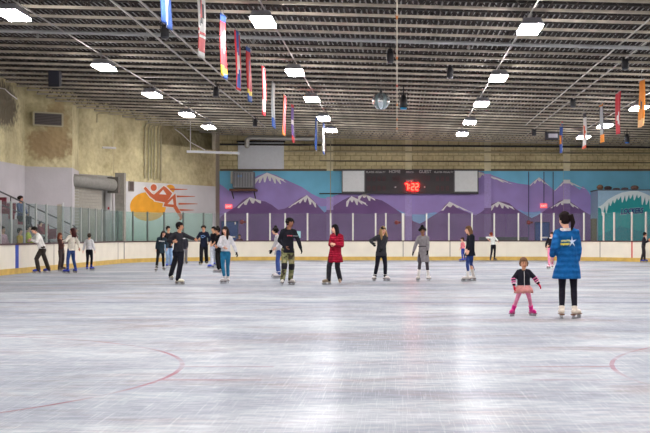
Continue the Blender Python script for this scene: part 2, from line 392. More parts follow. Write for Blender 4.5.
def cut(path, s0, s1):
    """sub path between two arc lengths"""
    out = []; s = 0; P = [Vector(p) for p in path]
    for a, b in zip(P, P[1:]):
        l = (b - a).length
        if s + l >= s0 and s <= s1:
            t0 = max(0, (s0 - s) / l); t1 = min(1, (s1 - s) / l)
            if t1 > t0:
                q = a.lerp(b, t0)
                if not out: out.append(q)
                out.append(a.lerp(b, t1))
        s += l
    return [tuple(p) for p in out]
def length(path): return sum((Vector(b) - Vector(a)).length for a, b in zip(path, path[1:]))
def s_of_px(path, px):
    best = None; T = length(path)
    for i in range(801):
        s = T * i / 800; c = cut(path, max(0, s - 1e-3), min(T, s + 1e-3))
        if not c: continue
        x, y = c[0]
        if y < 5: continue
        e = abs(PX + F * x / y - px)
        if best is None or e < best[0]: best = (e, s)
    return best[1]
M_board = mat('cream_board', (226, 221, 206), .45, var=.05, scale=1.5)
M_kick = mat('yellow_kickplate', (205, 172, 88), .5, var=.15, scale=3)
M_cap = mat('maroon_cap_rail', (74, 44, 48), .5)
def glass_mat(name, tint, fac):
    m = bpy.data.materials.new(name); m.use_nodes = True; nt = m.node_tree; nt.nodes.clear(); N = nt.nodes.new
    out = N('ShaderNodeOutputMaterial'); t = N('ShaderNodeBsdfTransparent'); t.inputs[0].default_value = (*tint, 1)
    g = N('ShaderNodeBsdfPrincipled'); g.inputs['Base Color'].default_value = (.55, .66, .66, 1); g.inputs['Roughness'].default_value = .06
    n = N('ShaderNodeTexNoise'); n.inputs['Scale'].default_value = 1.5; r = N('ShaderNodeValToRGB')
    r.color_ramp.elements[0].color = (fac * .7,) * 3 + (1,); r.color_ramp.elements[1].color = (fac * 1.3,) * 3 + (1,)
    nt.links.new(n.outputs[0], r.inputs[0])
    x = N('ShaderNodeMixShader'); nt.links.new(r.outputs[0], x.inputs[0]); nt.links.new(t.outputs[0], x.inputs[1]); nt.links.new(g.outputs[0], x.inputs[2])
    nt.links.new(x.outputs[0], out.inputs[0]); return m
G_clear = glass_mat('rink_glass', (.95, .96, .96), .035)
G_green = glass_mat('greenish_glass', (.76, .88, .83), .13)
G_side = glass_mat('scuffed_side_glass', (.84, .88, .87), .075)
GZ0, GZ1 = 1.08, 2.52
def boards(path, label, post_s, postm, glass, stripes=(), glazed=True, seams=(), green_from=None):
    t = empty('dasher_boards', (*path[0], 0), label, 'rink boards')
    O = Vector((*path[0], 0))
    loc = [(x - O.x, y - O.y) for x, y in path]; T = length(loc)
    b = B(); pathbox(b, loc, 0, .12, .2, 1.02); obj('board_panel', b, M_board, t)
    b = B(); pathbox(b, loc, -.02, .12, 0, .2); obj('kickplate', b, M_kick, t)
    b = B(); pathbox(b, loc, -.03, .15, 1.02, 1.075); obj('cap_rail', b, M_cap, t)
    for s, wd, m_, nm in stripes:
        s = min(max(s, wd), T - wd)
        b = B(); pathbox(b, cut(loc, s - wd / 2, s + wd / 2), -.012, .0, .2, 1.02); obj(nm, b, m_, t)
    for s in seams:
        s = min(max(s, .05), T - .05)
        b = B(); pathbox(b, cut(loc, s - .02, s + .02), -.006, .0, .2, 1.02); obj('panel_seam', b, mat('seam', (120, 116, 108), .8), t)
    if glazed:
        ps = sorted(post_s)
        for s in ps:
            wd = .06
            if isinstance(s, tuple): s, wd = s
            s = min(max(s, wd), T - wd)
            c = cut(loc, max(0, s - wd / 2), min(T, s + wd / 2)); b = B(); pathbox(b, c, .03, .10, 1.06, GZ1 + .03); obj('post', b, postm, t)
        sp = [s[0] if isinstance(s, tuple) else s for s in ps]
        ends = [0] + [s for s in sp if 0.05 < s < T - .05] + [T]
        for a, c in zip(ends, ends[1:]):
            if c - a < .12: continue
            b = B(); pathbox(b, cut(loc, a + .025, c - .025), .055, .067, GZ0, GZ1); obj('glass_pane', b, glass, t)
    return t
blue = mat('blue_line_paint', (44, 84, 190), .4); redp = mat('red_line_paint', (196, 60, 62), .4)
xs_l = [2, 13, 26, 37.5, 48, 73, 82, 90, 97, 103]
ps = [s_of_px(P_left, x) for x in xs_l]
near = [ps[0] - 2.2 * k for k in range(1, 14) if ps[0] - 2.2 * k > .3]
boards(P_left, 'long straight side boards with a blue upright stripe', ps + near, mat('side_post', (176, 178, 176), .5, .2), G_side,
       [(s_of_px(P_left, 17), .34, blue, 'blue_stripe')], seams=[s_of_px(P_left, 54)])
cl_x = [118.5, 134, 148.5, 165, 184, 204]
boards(P_cl, 'curved corner boards under greenish glass with dark posts', [s_of_px(P_cl, x) for x in cl_x] + [.3], mat('dark_post', (92, 98, 96), .5, .2), G_green, seams=[s_of_px(P_cl, 118), s_of_px(P_cl, 160)])
far_x = [225.5, 247.5, 270, 285, 307.5, 330.5, 353, 375.5, 386, (403, .14), 426.5, 449, 472, 494.5]
boards(P_far, 'cream boards along the far end below the mountain mural', [(s_of_px(P_far, x[0]), x[1]) if isinstance(x, tuple) else (s_of_px(P_far, x), .08) for x in far_x],
       M_alu, G_clear, seams=[s_of_px(P_far, x) for x in (330, 403, 450)])
# the stretch between corner and far straight belongs to the corner path: extra pale posts
crn = boards(P_cr, 'curved corner boards with a thin red upright stripe before the teal wall', [(s_of_px(P_cr, x), .08) for x in (518.5, 541, 553.5, 583.5, 603, 613.5, 631, 645)], M_alu, G_clear,
       [(s_of_px(P_cr, 632), .09, redp, 'red_stripe')], seams=[s_of_px(P_cr, 548), s_of_px(P_cr, 600)])
boards(P_right, 'straight side boards opposite the blue stripe', [2 + 2.4 * k for k in range(20)], M_alu, G_clear)
bm = None
boards(P_nr + P_near[1:] + P_nl[1:], 'low boards around the near end of the rink', [], M_alu, G_clear, glazed=False)
# ------------------------------------------------------------------ mural on the far wall
def wallpt(px, py, off=0.0): 
    Y = WY - off; p = at(px, py, WY); return Vector((p.x, Y, p.z))
def facepoly(name, pts, m, parent, off, th=.004, fn=wallpt):
    """a flat painted shape lying on the wall"""
    bm = B(); vs = [bm.verts.new(fn(x, y, off) - (parent.location if parent else Vector())) for x, y in pts]
    f = bm.faces.new(vs); bm.normal_update()
    r = bmesh.ops.triangulate(bm, faces=[f])
    return obj(name, bm, m, parent)
bot = 258.3
mural = empty('mural', (0, WY, 0), 'painted mountain range mural in purple and blue across the far wall', 'mural')
sky = mat('mural_sky', (132, 212, 246), .8, var=.1, scale=.6)
lil = mat('mural_lilac', (176, 156, 222), .8, var=.12, scale=.7)
pur = mat('mural_purple', (128, 98, 152), .8, var=.14, scale=.8)
sno = mat('mural_snow', (250, 248, 250), .8, var=.06, scale=2)
lbl = mat('mural_light_blue', (150, 186, 236), .8, var=.08, scale=.7)
facepoly('sky_field', [(218, bot), (218, 171), (655, 171), (655, bot)], sky, mural, .006)
facepoly('far_range', [(218, bot), (218, 183), (223, 186), (229, 191), (238, 190), (246, 184), (257, 176), (267, 172.5), (276, 175), (284, 179), (293, 183), (302, 187), (312, 194), (320.8, 198), (328, 199), (334, 196), (341, 193), (380, 188), (440, 184), (470, 176), (477, 171.6), (481, 172), (492, 175), (500, 178), (507.5, 181), (518, 183.5), (529.7, 185), (534, 181), (539, 177.3), (544, 180), (547, 184), (554.5, 190.5), (559, 186), (562, 182), (565.6, 179.6), (570, 182), (576, 187.3), (580, 190), (582.7, 186), (587, 190), (591.2, 196), (598, 205.5), (598, bot)], lil, mural, .012)
facepoly('valley', [(396, 209), (404, 212.5), (412, 214.5), (424, 214.5), (434, 212), (438, 213), (428, 222), (419, 226), (408, 221)], lbl, mural, .017)
facepoly('valley', [(316, 204), (321, 206.5), (328, 206), (332, 207), (329, 213), (323, 214)], lbl, mural, .017)
facepoly('valley', [(518, 209), (525, 212), (534, 212), (541, 211), (538, 217), (530, 219.5), (523, 215)], lbl, mural, .017)
facepoly('near_range', [(218, bot), (218, 221), (221, 217), (224.8, 213.5), (235.8, 207), (243, 200), (249.7, 197), (254, 200), (265.4, 201.5), (272, 205), (278.3, 209.8), (285, 208.5), (291.2, 205.2), (299, 199), (306.9, 195), (312, 199), (317, 204.3), (321, 209), (324.5, 212.6), (328, 210.5), (334.8, 205.2), (343, 200), (351.4, 196), (358, 196.5), (364.3, 193.2), (370, 196), (375.4, 198.8), (382, 200.5), (388.3, 204.3), (399.4, 211.7), (406.8, 217), (413, 221), (419.7, 223.7), (425, 221), (430.8, 217), (441, 210.8), (445, 205), (449.4, 201.5), (453, 204), (457.7, 208.4), (464, 211), (470.6, 213.5), (475.2, 215.4), (480, 213), (485.4, 209), (492, 204), (498.3, 201.5), (504, 201.8), (509.4, 203.4), (516.8, 209.8), (524, 214), (531.5, 218), (536, 216), (542.6, 212), (548, 208), (553.7, 205.3), (559, 201), (564.8, 199.3), (569, 201), (574.2, 204.4), (582, 210), (589.5, 214.7), (598, 215), (598, bot)], pur, mural, .022)
def snowcap(peak, L_, R_, n, drop, seed, off):
    rr = random.Random(seed); px, py = peak; low = []
    def ridge(x):
        if x > px: return py + (R_[1]-py) * ((x-px) / max(R_[0]-px, .1))
        return py + (L_[1]-py) * ((px-x) / max(px-L_[0], .1))
    w_ = (R_[0] - L_[0]) / n
    for i in range(n):                                             # fingers of snow running down, from the right end to the left
        x = R_[0] - w_ * (i + .5); mid = 1 - abs(x - px) / max(R_[0] - px, px - L_[0]); ln_ = drop * (.45 + .6 * mid) * (.75 + .5 * rr.random())
        lean = (x - px) * .28; y = ridge(x)
        low += [(x + w_ * .48, ridge(x + w_ * .48) + drop * .12 + mid * drop * .22), (x + w_ * .12 + lean, y + ln_), (x - w_ * .22 + lean, y + ln_ - .2), ]
    low.append((L_[0] + .2, L_[1] + .3))
    facepoly('snow_cap', [peak, R_] + low + [L_], sno, mural, off)
snowcap((267, 172.6), (255, 179), (284, 179.5), 7, 9, 1, .017)
snowcap((479, 171.8), (476, 172.3), (508, 182), 5, 5, 2, .017)
snowcap((539, 177.3), (530, 185), (549, 185.5), 5, 4, 3, .017)
snowcap((565.6, 179.6), (554.5, 190.5), (583, 188), 6, 4, 4, .017)
snowcap((249.7, 197), (238, 206.5), (261, 200.8), 4, 5.5, 5, .027)
snowcap((306.9, 195), (291, 205.4), (316, 203.5), 6, 6.5, 6, .027)
snowcap((351.4, 196), (346, 202), (366, 203), 5, 7.5, 7, .027)
snowcap((364.3, 193.2), (358, 196.4), (375, 199), 4, 5.5, 8, .028)
snowcap((449.4, 201.5), (441, 211), (471, 212), 5, 4.5, 9, .027)
snowcap((498.3, 201.5), (486, 209), (513, 207), 6, 6, 10, .027)
snowcap((564.8, 199.3), (552, 206.5), (578, 207.5), 6, 5, 11, .027)
# mural paint carried over the pilasters
for px, segs in ((330, (('sky', 171, 197), ('lil', 197, 210), ('pur', 210, bot))), (408.5, (('lil', 194, 216), ('lil2', 216, bot))), (487.5, (('sky', 171, 174), ('lil', 174, 208), ('pur', 208, bot))),
                 (566.5, (('sky', 171, 179.8), ('sno', 179.8, 183.6), ('lil', 183.6, 199.5), ('sno', 199.5, 203.5), ('pur', 203.5, bot)))):
    x = (px - PX) * WY / F; sgn = {'sky': sky, 'sno': sno, 'lil': mat('pilaster_lilac', (190, 172, 232), .8, var=.08), 'lil2': mat('pilaster_pale_purple', (168, 148, 206), .8, var=.08), 'pur': mat('pilaster_purple', (140, 112, 166), .8, var=.1)}
    for k, y0, y1 in segs:
        b = B(); z1, z0 = at(0, y0, WY).z, at(0, y1, WY).z; box(b, (x - .2, -.16, max(z0, .02)), (x + .2, -.141, z1)); obj('pilaster_paint', b, sgn[k], mural)
# trims along the far wall
bm = B(); beam(bm, (-10.3, WY - .06, at(0, 170, WY).z), (16.3, WY - .06, at(0, 170, WY).z), .1, .1); struct('trim_5', bm, mat('brown_trim', (110, 96, 78), .7))
bm = B(); beam(bm, (-10.3, WY - .2, CEIL(2) - .12), (16.3, WY - .2, CEIL(9) - .12), .16, .1); struct('trim_6', bm, M_dark)
def pipe(name, pts, r, m, label, cat='pipe', par=None):
    o = Vector(pts[0]); b = B(); tube(b, [Vector(p) - o for p in pts], r, 8); x = obj(name, b, m, None, True); x.location = o
    return tag(x, label, cat)
M_pipe = mat('ochre_pipe', (186, 176, 142), .6, var=.1)
pipe('pipe', [wallpt(286, 151.5, .2), wallpt(655, 153.5, .2)], .045, M_pipe, 'pale thin pipe running along the upper far wall beside the white screen')
pipe('pipe', [wallpt(320, 161, .2), wallpt(655, 163, .2)], .03, mat('dark_pipe', (110, 100, 80), .6), 'darker thin conduit running above the scoreboard on the far wall')
pipe('duct', [at(247, 146, 68.6), at(247, 139.5, 68.6), at(250, 137.5, 68.6), at(318, 139, 68.6), at(324, 141, 68.6), at(324, 150, 68.6)], .14, mat('pale_duct', (196, 194, 186), .4, .4), 'thick pale duct bending down over the white screen', 'duct')
pipe('pipe', [at(330.5, 141, 67.9), at(330.5, 240, 67.9)], .02, M_pipe, 'thin upright cable on the first pilaster')
pipe('conduit', [wallpt(320, 193.7, .3), wallpt(342, 193.7, .3)], .03, M_dark, 'short dark conduit at the lower edge of the scoreboard')

# thin wiring outlines on the right part of the mural
for px, y0, y1, l in ((528.5, 172, 258, 'thin upright conduit on the lilac mountain by the fire bell'), (543.8, 172, 205, 'thin conduit dropping to the red exit sign over the blue door'), (553, 172, 210, 'thin conduit between exit sign and last pilaster')):
    pipe('conduit', [wallpt(px, y0, .06), wallpt(px, y1, .06)], .022, mat('violet_conduit', (92, 84, 130), .7), l, 'conduit')

# ------------------------------------------------------------------ scoreboard
sb = empty('scoreboard', wallpt(410, 194, .2), 'wide dark scoreboard with red 7:22 clock on the far wall', 'scoreboard')
o = sb.location; k = WY / F
def sbx(px): return (px - 410) * k
def sbz(py): return (194 - py) * k
b = B(); box(b, (sbx(342), -.25, 0), (sbx(478), .12, sbz(170))); obj('case', b, mat('scoreboard_case', (50, 44, 48), .5, var=.1), sb)
for a, c in ((342.6, 365), (454, 477.3)):
    b = B(); box(b, (sbx(a), -.3, sbz(192.3)), (sbx(c), -.25, sbz(171))); obj('white_panel', b, mat('advert_panel', (244, 250, 250), .5, var=.03), sb)
    b = B()
    for x0, z0, x1, z1 in ((a, 192.3, c, 192.3), (a, 171, c, 171), (a, 192.3, a, 171), (c, 192.3, c, 171)):
        beam(b, (sbx(x0), -.31, sbz(z0)), (sbx(x1), -.31, sbz(z1)), .05, .05)
    obj('panel_frame', b, mat('frame_grey', (120, 122, 124), .5), sb)
wht = mat('sign_white', (225, 222, 222), .6)
def sbt(s, px, py, size, m=wht, nm='lettering', ext=.01, off=.27):
    return text(nm, s, size, m, sb, (sbx(px), -off, sbz(py)), (R(90), 0, 0), ext)
for s, px, sz in (('PLAYER', 370.5, .14), ('PENALTY', 380.5, .14), ('HOME', 394.7, .24), ('PERIOD', 409.8, .13), ('GUEST', 425, .24), ('PLAYER', 438, .14), ('PENALTY', 448, .14)): sbt(s, px, 173.4, sz)
sbt('TIMER', 409.5, 182.2, .16)
red = mat('clock_led', (255, 14, 8), .5, emit=60)
dimr = mat('dark_digit', (84, 34, 42), .6)
SEG = {'7': 'abc', '2': 'abged', '8': 'abcdefg'}
def digit(b, ch, x, z, w_, h, t):
    S = {'a': ((0, h), (w_, h)), 'g': ((0, h/2), (w_, h/2)), 'd': ((0, 0), (w_, 0)), 'f': ((0, h/2), (0, h)), 'b': ((w_, h/2), (w_, h)), 'e': ((0, 0), (0, h/2)), 'c': ((w_, 0), (w_, h/2))}
    for s in SEG[ch]:
        (x0, z0), (x1, z1) = S[s]; beam(b, (x + x0, 0, z + z0), (x + x1, 0, z + z1), t, t) if s in 'agd' else beam(b, (x + x0, 0, z + z0), (x + x1, 0, z + z1), t, t)
b = B(); x = sbx(405.2)
for ch in '7:22':
    if ch == ':':
        for zz in (.1, .27): box(b, (x - .03, -.03, sbz(190.6) + zz), (x + .03, .03, sbz(190.6) + zz + .06))
        x += .12
    else: digit(b, ch, x, sbz(190.3), .15, .36, .05); x += .24
oo = obj('clock_digits', b, red, sb); oo.location = (0, -.29, 0)
b = B()
for px in (368, 373, 378, 383, 436, 441, 446): 
    for py in (181, 190.5): digit(b, '8', sbx(px), sbz(py), .13, .22, .035)
for px in (393, 397, 423, 427): digit(b, '8', sbx(px), sbz(181), .13, .26, .035)
oo = obj('unlit_digits', b, dimr, sb); oo.location = (0, -.28, 0)
b = B(); ell(b, (sbx(395.5), -.27, sbz(187.3)), (.04, .03, .04)); ell(b, (sbx(424.5), -.27, sbz(187.3)), (.04, .03, .04)); obj('indicator_bulbs', b, wht, sb)

# ------------------------------------------------------------------ wall fittings
pr = empty('projection_screen', wallpt(261, 170, .02), 'blank white projection board high on the far wall', 'screen')
b = B(); box(b, (-1.34, -.08, 0), (1.34, 0, 1.6)); obj('board', b, mat('screen_white', (240, 245, 250), .5, var=.03), pr, bevel=.02)
b = B(); beam(b, (-1.42, 0, 1.65), (1.42, 0, 1.65), .14, .1); obj('top_rail', b, M_dark, pr)
b = B(); beam(b, (-1.38, 0, -.02), (1.38, 0, -.02), .1, .06); obj('bottom_rail', b, mat('frame_grey', (120, 122, 124), .5), pr)
ht = empty('air_handler', wallpt(244, 192.5, .02), 'grey ribbed air unit on a brown shelf below the projection board', 'air unit')
b = B(); box(b, (-.55, -.9, .22), (.66, 0, 1.2)); obj('casing', b, mat('unit_grey', (140, 142, 146), .5, .2, var=.08), ht, bevel=.06)
b = B()
for i in range(7): box(b, (-.46 + i * .155, -.93, .3), (-.40 + i * .155, -.9, 1.1))
obj('ribs', b, mat('unit_rib', (108, 110, 116), .5), ht)
b = B(); box(b, (-.3, -.93, .84), (.0, -.92, .98)); obj('badge', b, mat('unit_badge', (120, 150, 190), .5), ht)
b = B(); box(b, (-.72, -1.0, .06), (.8, 0, .18)); obj('shelf', b, mat('shelf_brown', (112, 78, 60), .7, var=.2), ht)
b = B(); box(b, (-.70, -.6, .5), (-.56, -.1, 1.2)); obj('side_cover', b, mat('cover_white', (220, 218, 208), .6), ht)
b = B()
for s in (-.6, .68): beam(b, (s, -.9, .08), (s, 0, -.35), .05, .05)
obj('bracket', b, M_dark, ht)
def door(name, px0, px1, py0, lab):
    t = empty(name, wallpt((px0 + px1) / 2, bot, .03), None, None, None, 'structure')
    w2 = (px1 - px0) / 2 * k; h = (bot - py0) * k
    b = B(); box(b, (-w2, -.06, 0), (w2, 0, h)); obj('door_leaf', b, mat('blue_door', (30, 66, 140), .5, var=.08), t)
    b = B(); box(b, (-.12, -.075, h * .56), (.32, -.062, h * .60)); box(b, (-.05, -.075, h * .42), (.22, -.062, h * .5)); obj('door_notice', b, wht, t)
    b = B()
    for a, c, d, e in ((-w2, 0, -w2, h), (w2, 0, w2, h), (-w2, h, w2, h)): beam(b, (a, -.05, c), (d, -.05, e), .06, .06)
    obj('door_frame', b, mat('door_frame_blue', (44, 58, 110), .6), t)
door('door_1', 222, 238, 221.5, ''); door('door_2', 535, 549, 222.5, '')
def exitsign(px, py, lab):
    t = empty('exit_sign', wallpt(px, py, .06), lab, 'exit sign')
    b = B(); box(b, (-.2, -.08, -.13), (.2, 0, .13)); obj('housing', b, mat('exit_red', (236, 84, 88), .5, emit=.6), t, bevel=.02)
    text('lettering', 'EXIT', .17, mat('exit_letters', (255, 190, 190), .5, emit=.8), t, (0, -.09, -.06), (R(90), 0, 0), .004)
exitsign(229, 206.5, 'small red exit sign over the blue door below the air unit')
exitsign(543.5, 205.8, 'small red exit sign over the blue door near the woman in the blue coat')
for px, py, lab in ((242, 222, 'red fire bell on the wall beside the blue door below the air unit'), (396.5, 222.5, 'red fire bell on the purple wall below the scoreboard'), (528.5, 222.5, 'red fire bell beside the blue door near the blue coat')):
    t = empty('fire_bell', wallpt(px, py, .05), lab, 'fire bell')
    b = B(); rings(b, [((0, 0, 0), (.13, 0, 0), (0, 0, .13)), ((0, -.06, 0), (.12, 0, 0), (0, 0, .12)), ((0, -.09, 0), (.05, 0, 0), (0, 0, .05))], 16, round_=False); obj('gong', b, mat('bell_red', (160, 40, 50), .4), t, True)
    b = B(); box(b, (.1, -.05, -.06), (.24, 0, .06)); obj('back_box', b, mat('bell_box', (130, 40, 50), .5), t)
    if px < 300:
        b = B(); box(b, (-.42, -.05, -.14), (-.34, 0, .02)); obj('pull_station', b, wht, t)
def notice(px, py, w_, h, m, lab):
    b = B(); box(b, (-w_/2, 0, -h/2), (w_/2, .012, h/2)); o = obj('notice', b, m); o.location = at(px, py, 64.86); tag(o, lab, 'notice'); return o
notice(298.5, 234.5, .24, .36, mat('notice_cyan', (150, 196, 206), .5), 'pale cyan paper notice taped on the far glass beside the black hoodie')
# benches / rubber mats behind the far glass
t = empty('bench', (6.3, 69.0, 0), 'long dark grey bench against the purple wall behind the child in white', 'bench')
b = B(); box(b, (-1.6, -.3, .9), (1.2, .1, 1.25)); obj('backrest', b, mat('bench_grey', (88, 88, 98), .7), t)
b = B(); box(b, (-1.6, -.45, .42), (1.2, .05, .5)); obj('seat', b, mat('bench_grey', (88, 88, 98), .7), t)
for sx_ in (-1.4, 1.0):
    b = B(); box(b, (sx_ - .04, -.4, 0), (sx_ + .04, .05, 1.0)); obj('leg', b, M_dark, t)

# ------------------------------------------------------------------ locker room box
LY = 67.4
def lp(px, py, off=0.0): p = at(px, py, LY); return Vector((p.x, LY - off, p.z))
lk = empty('locker_room', lp(625, 235 + CAMH * F / LY), 'teal painted locker room box with icicles and the word LOCKERS', 'locker room')
lo = lk.location
x0, x1 = lp(598, 0).x - lo.x, 16.3 - lo.x; ztop = lp(0, 190.5).z
teal = mat('locker_teal', (32, 158, 162), .7, var=.14, scale=.9); pale = mat('locker_pale_sky', (160, 198, 222), .7, var=.06)
b = B(); box(b, (x0, 0, 0), (x1, 2.55, ztop)); obj('wall_box', b, pale, lk)
def lpoly(nm, pts, m, off): return facepoly(nm, pts, m, lk, off, fn=lp)
BT = 235 + CAMH * F / LY - .2
crest = [(598, 208), (602, 206), (608, 200.5), (615, 196.5), (622, 193.5), (630, 192), (638, 192), (645, 194.5), (652, 198), (662, 203), (676, 209), (686, 206)]
lpoly('teal_field', [(598, BT)] + crest + [(686, BT)], teal, .01)
random.seed(5); low = []; 
def crest_y(x):
    for (a, b_), (c, d) in zip(crest, crest[1:]):
        if a <= x <= c: return b_ + (d - b_) * (x - a) / (c - a)
    return 205
xx = 685.0; i = 0
while xx > 599:
    low.append((xx, crest_y(xx) + (2.2 if i % 2 == 0 else 5 + 7 * random.random()))); low.append((xx - .8, low[-1][1] - .2)) if i % 2 else None
    xx -= 2.4 if i % 2 == 0 else 1.6; i += 1
lpoly('icicle_edge', [(x, y - 1.0) for x, y in crest] + low, mat('icicle_white', (226, 242, 244), .7), .02)
lpoly('teal_slope', [(598, BT), (598, 236), (620, 226), (640, 231), (665, 214), (686, 219), (686, BT)], mat('locker_teal_deep', (28, 138, 150), .7, var=.1), .015)
text('lettering', 'LOCKERS', .42, mat('locker_outline', (200, 232, 238), .7), lk, lp(631.6, 213.6, .03) - lo, (R(90), R(-3.5), 0), .002, shear=.28, offset=.03).scale = (.7, 1, 1)
text('lettering', 'LOCKERS', .42, mat('locker_letters', (24, 70, 130), .7), lk, lp(631.6, 213.6, .045) - lo, (R(90), R(-3.5), 0), .004, shear=.28, offset=.018).scale = (.7, 1, 1)
b = B(); box(b, (x0 - .03, -.03, ztop), (x1, 2.5, ztop + .06)); obj('roof_edge', b, mat('roof_edge', (90, 96, 110), .7), lk)
b = B(); box(b, (x0 - .3, .3, .9), (x0 - .02, .7, 2.3)); obj('side_cabinet', b, mat('side_olive', (110, 104, 84), .8), lk)
for px, w_, h, col, lab in ((602.5, .2, .3, (150, 116, 92), 'brown sack on the corner of the locker room roof'), (610.5, .24, .22, (84, 76, 84), 'dark bundle beside the brown sack on the locker room roof'),
                            (619, .22, .12, (120, 104, 110), 'flat brown package in the middle of the locker room roof'), (627.5, .22, .14, (128, 112, 120), 'small grey brown package on the locker room roof'), (637.5, .24, .26, (146, 116, 108), 'upright brown box on the locker room roof')):
    b = B(); ell(b, (0, 0, h * .5), (w_, .3, h * .52), n=10, m=6)
    t = fuse('sack', b, mat('sack_%d' % col[0], col, .9, var=.2), None, .03, 1); t.location = (lp(px, 0).x, LY + .8, ztop + .06); tag(t, lab, 'sack')

# ------------------------------------------------------------------ painted logo on the slanted white wall
Ld = (LB - LA).normalized(); Ln = Vector((Ld.y, -Ld.x, 0))          # towards the rink
def onlogo(px, py, off=0.0):
    A = LA + Ln * off; dx = (px - PX) / F                            # X = dx*Y
    # A + s*Ld : A.x + s*Ld.x = dx*(A.y + s*Ld.y)
    s = (dx * A.y - A.x) / (Ld.x - dx * Ld.y); p = A + Ld * s
    return Vector((p.x, p.y, CAMH + (PY - py) * p.y / F))
lg = empty('wall_logo_painting', (LA + LB) / 2, 'painted orange sun with a red skating figure and speed lines on the white wall', 'painting')
def lgp(nm, pts, m, off): return facepoly(nm, pts, m, lg, off, fn=onlogo)
sun = mat('logo_sun', (226, 158, 42), .8, var=.1, scale=2); fig = mat('logo_figure', (196, 98, 60), .8, var=.08); lw = mat('logo_white', (222, 218, 212), .8)
lgp('sun', [(148 + 18 * math.cos(t * math.pi / 18), 206.5 + 14.5 * math.sin(t * math.pi / 18)) for t in range(36)], sun, .01)
lgp('sun', [(170 + 5 * math.cos(t * math.pi / 9), 189 + 4.5 * math.sin(t * math.pi / 9)) for t in range(18)], sun, .01)
def grow(pts, g):
    cx = sum(p[0] for p in pts) / len(pts); cy = sum(p[1] for p in pts) / len(pts); out = []
    for x, y in pts:
        d = math.hypot(x - cx, y - cy) or 1; out.append((x + (x - cx) / d * g, y + (y - cy) / d * g))
    return out
arm = [(143.5, 188.5), (145.5, 186.6), (151.5, 193.2), (158, 197), (155.5, 200.5), (150, 196.5)]
torso = [(163.7, 186), (166.3, 187.6), (172.2, 193.2), (170, 197.5), (165.5, 202.6), (155, 200.6), (152.5, 196), (157.5, 191.5)]
leg1 = [(175.5, 193.4), (176.6, 207.8), (163.5, 206.2), (164.5, 203)]
leg2 = [(172.5, 206), (176.5, 205.5), (183, 216), (180.2, 218.5)]
foot = [(178.5, 219.2), (182.8, 215.8), (184.2, 216.6), (180.6, 220.6)]
head = [(153.7 + 3.1 * math.cos(t * math.pi / 10), 187.6 + 3.4 * math.sin(t * math.pi / 10)) for t in range(20)]
for p in (arm, torso, leg1, leg2, head): lgp('figure_outline', grow(p, 1.3), lw, .02)
for nm, p in (('figure_arm', arm), ('figure_torso', torso), ('figure_leg', leg1), ('figure_leg', leg2), ('figure_foot', foot), ('figure_head', head)): lgp(nm, p, fig, .03)
lgp('figure_cutout', [(159, 194.2), (163.2, 189.6), (166.5, 194.6)], lw, .04)
lgp('figure_cutout', [(167.5, 204), (172.8, 198.5), (173.6, 204.6)], lw, .04)
for xa, xb, y in ((170, 187.5, 189.3), (176.6, 195, 196.4), (178.5, 197.5, 203.8), (179.4, 194, 210)): lgp('speed_line', [(xa, y - 1), (xb, y - .2), (xb, y + .3), (xa, y + 1)], fig, .02)
t = empty('wall_hatch', onlogo(130.7, 186.3, .02), 'small dark hatch beside the painted sun', 'hatch', rz=math.atan2(Ld.y, Ld.x))
b = B(); box(b, (-.16, -.04, -.22), (.16, .0, .22)); obj('cover', b, mat('hatch_dark', (82, 70, 66), .7), t)
b = B(); 
for a, c, d, e in ((-.18, -.24, .18, -.24), (-.18, .24, .18, .24), (-.18, -.24, -.18, .24), (.18, -.24, .18, .24)): beam(b, (a, -.04, c), (d, -.04, e), .04, .04)
obj('frame', b, mat('hatch_frame', (140, 132, 122), .7), t)
# conduit bundle on the logo wall
for i, px in enumerate((145, 148.5, 151.5, 154.5, 158, 161)):
    top = 124 + (i % 3) * 1.2
    pts = [onlogo(px + 8, top - 1.5, .1), onlogo(px + 1.5, top - .5, .1), onlogo(px, top + 3, .1), onlogo(px, 178 + (i % 2) * 2, .1)]
    pipe('conduit', pts, .035, mat('wall_conduit', (176, 168, 138), .6), ('conduit bending down the ochre wall, number one from the shutter side', 'conduit of the bundle, between the first and the middle pair', 'conduit of the bundle, just before its middle', 'conduit of the bundle, just past its middle', 'conduit of the bundle, next to the last one', 'last conduit of the bundle, nearest the projection board')[i].replace('number one from the shutter side', 'the one closest to the rolled shutter'), 'conduit')
# strip light and its hanger over the logo wall
t = empty('strip_light', at(213, 151.5, 64), 'long pale strip light hung from a white rod beside the projection board', 'strip light')
b = B(); beam(b, (-1.4, 0, .0), (1.3, 1.0, -.02), .16, .12); obj('batten', b, mat('strip_white', (215, 218, 222), .5), t)
b = B(); beam(b, (-1.22, .1, .0), (-1.22, .1, 1.6), .04, .04); obj('rod', b, wht, t)
pipe('cable', [at(175, 129, 64), at(182, 134, 64), at(190, 142, 64), at(205, 150, 64)], .02, wht, 'slack white cable drooping to the strip light', 'cable')

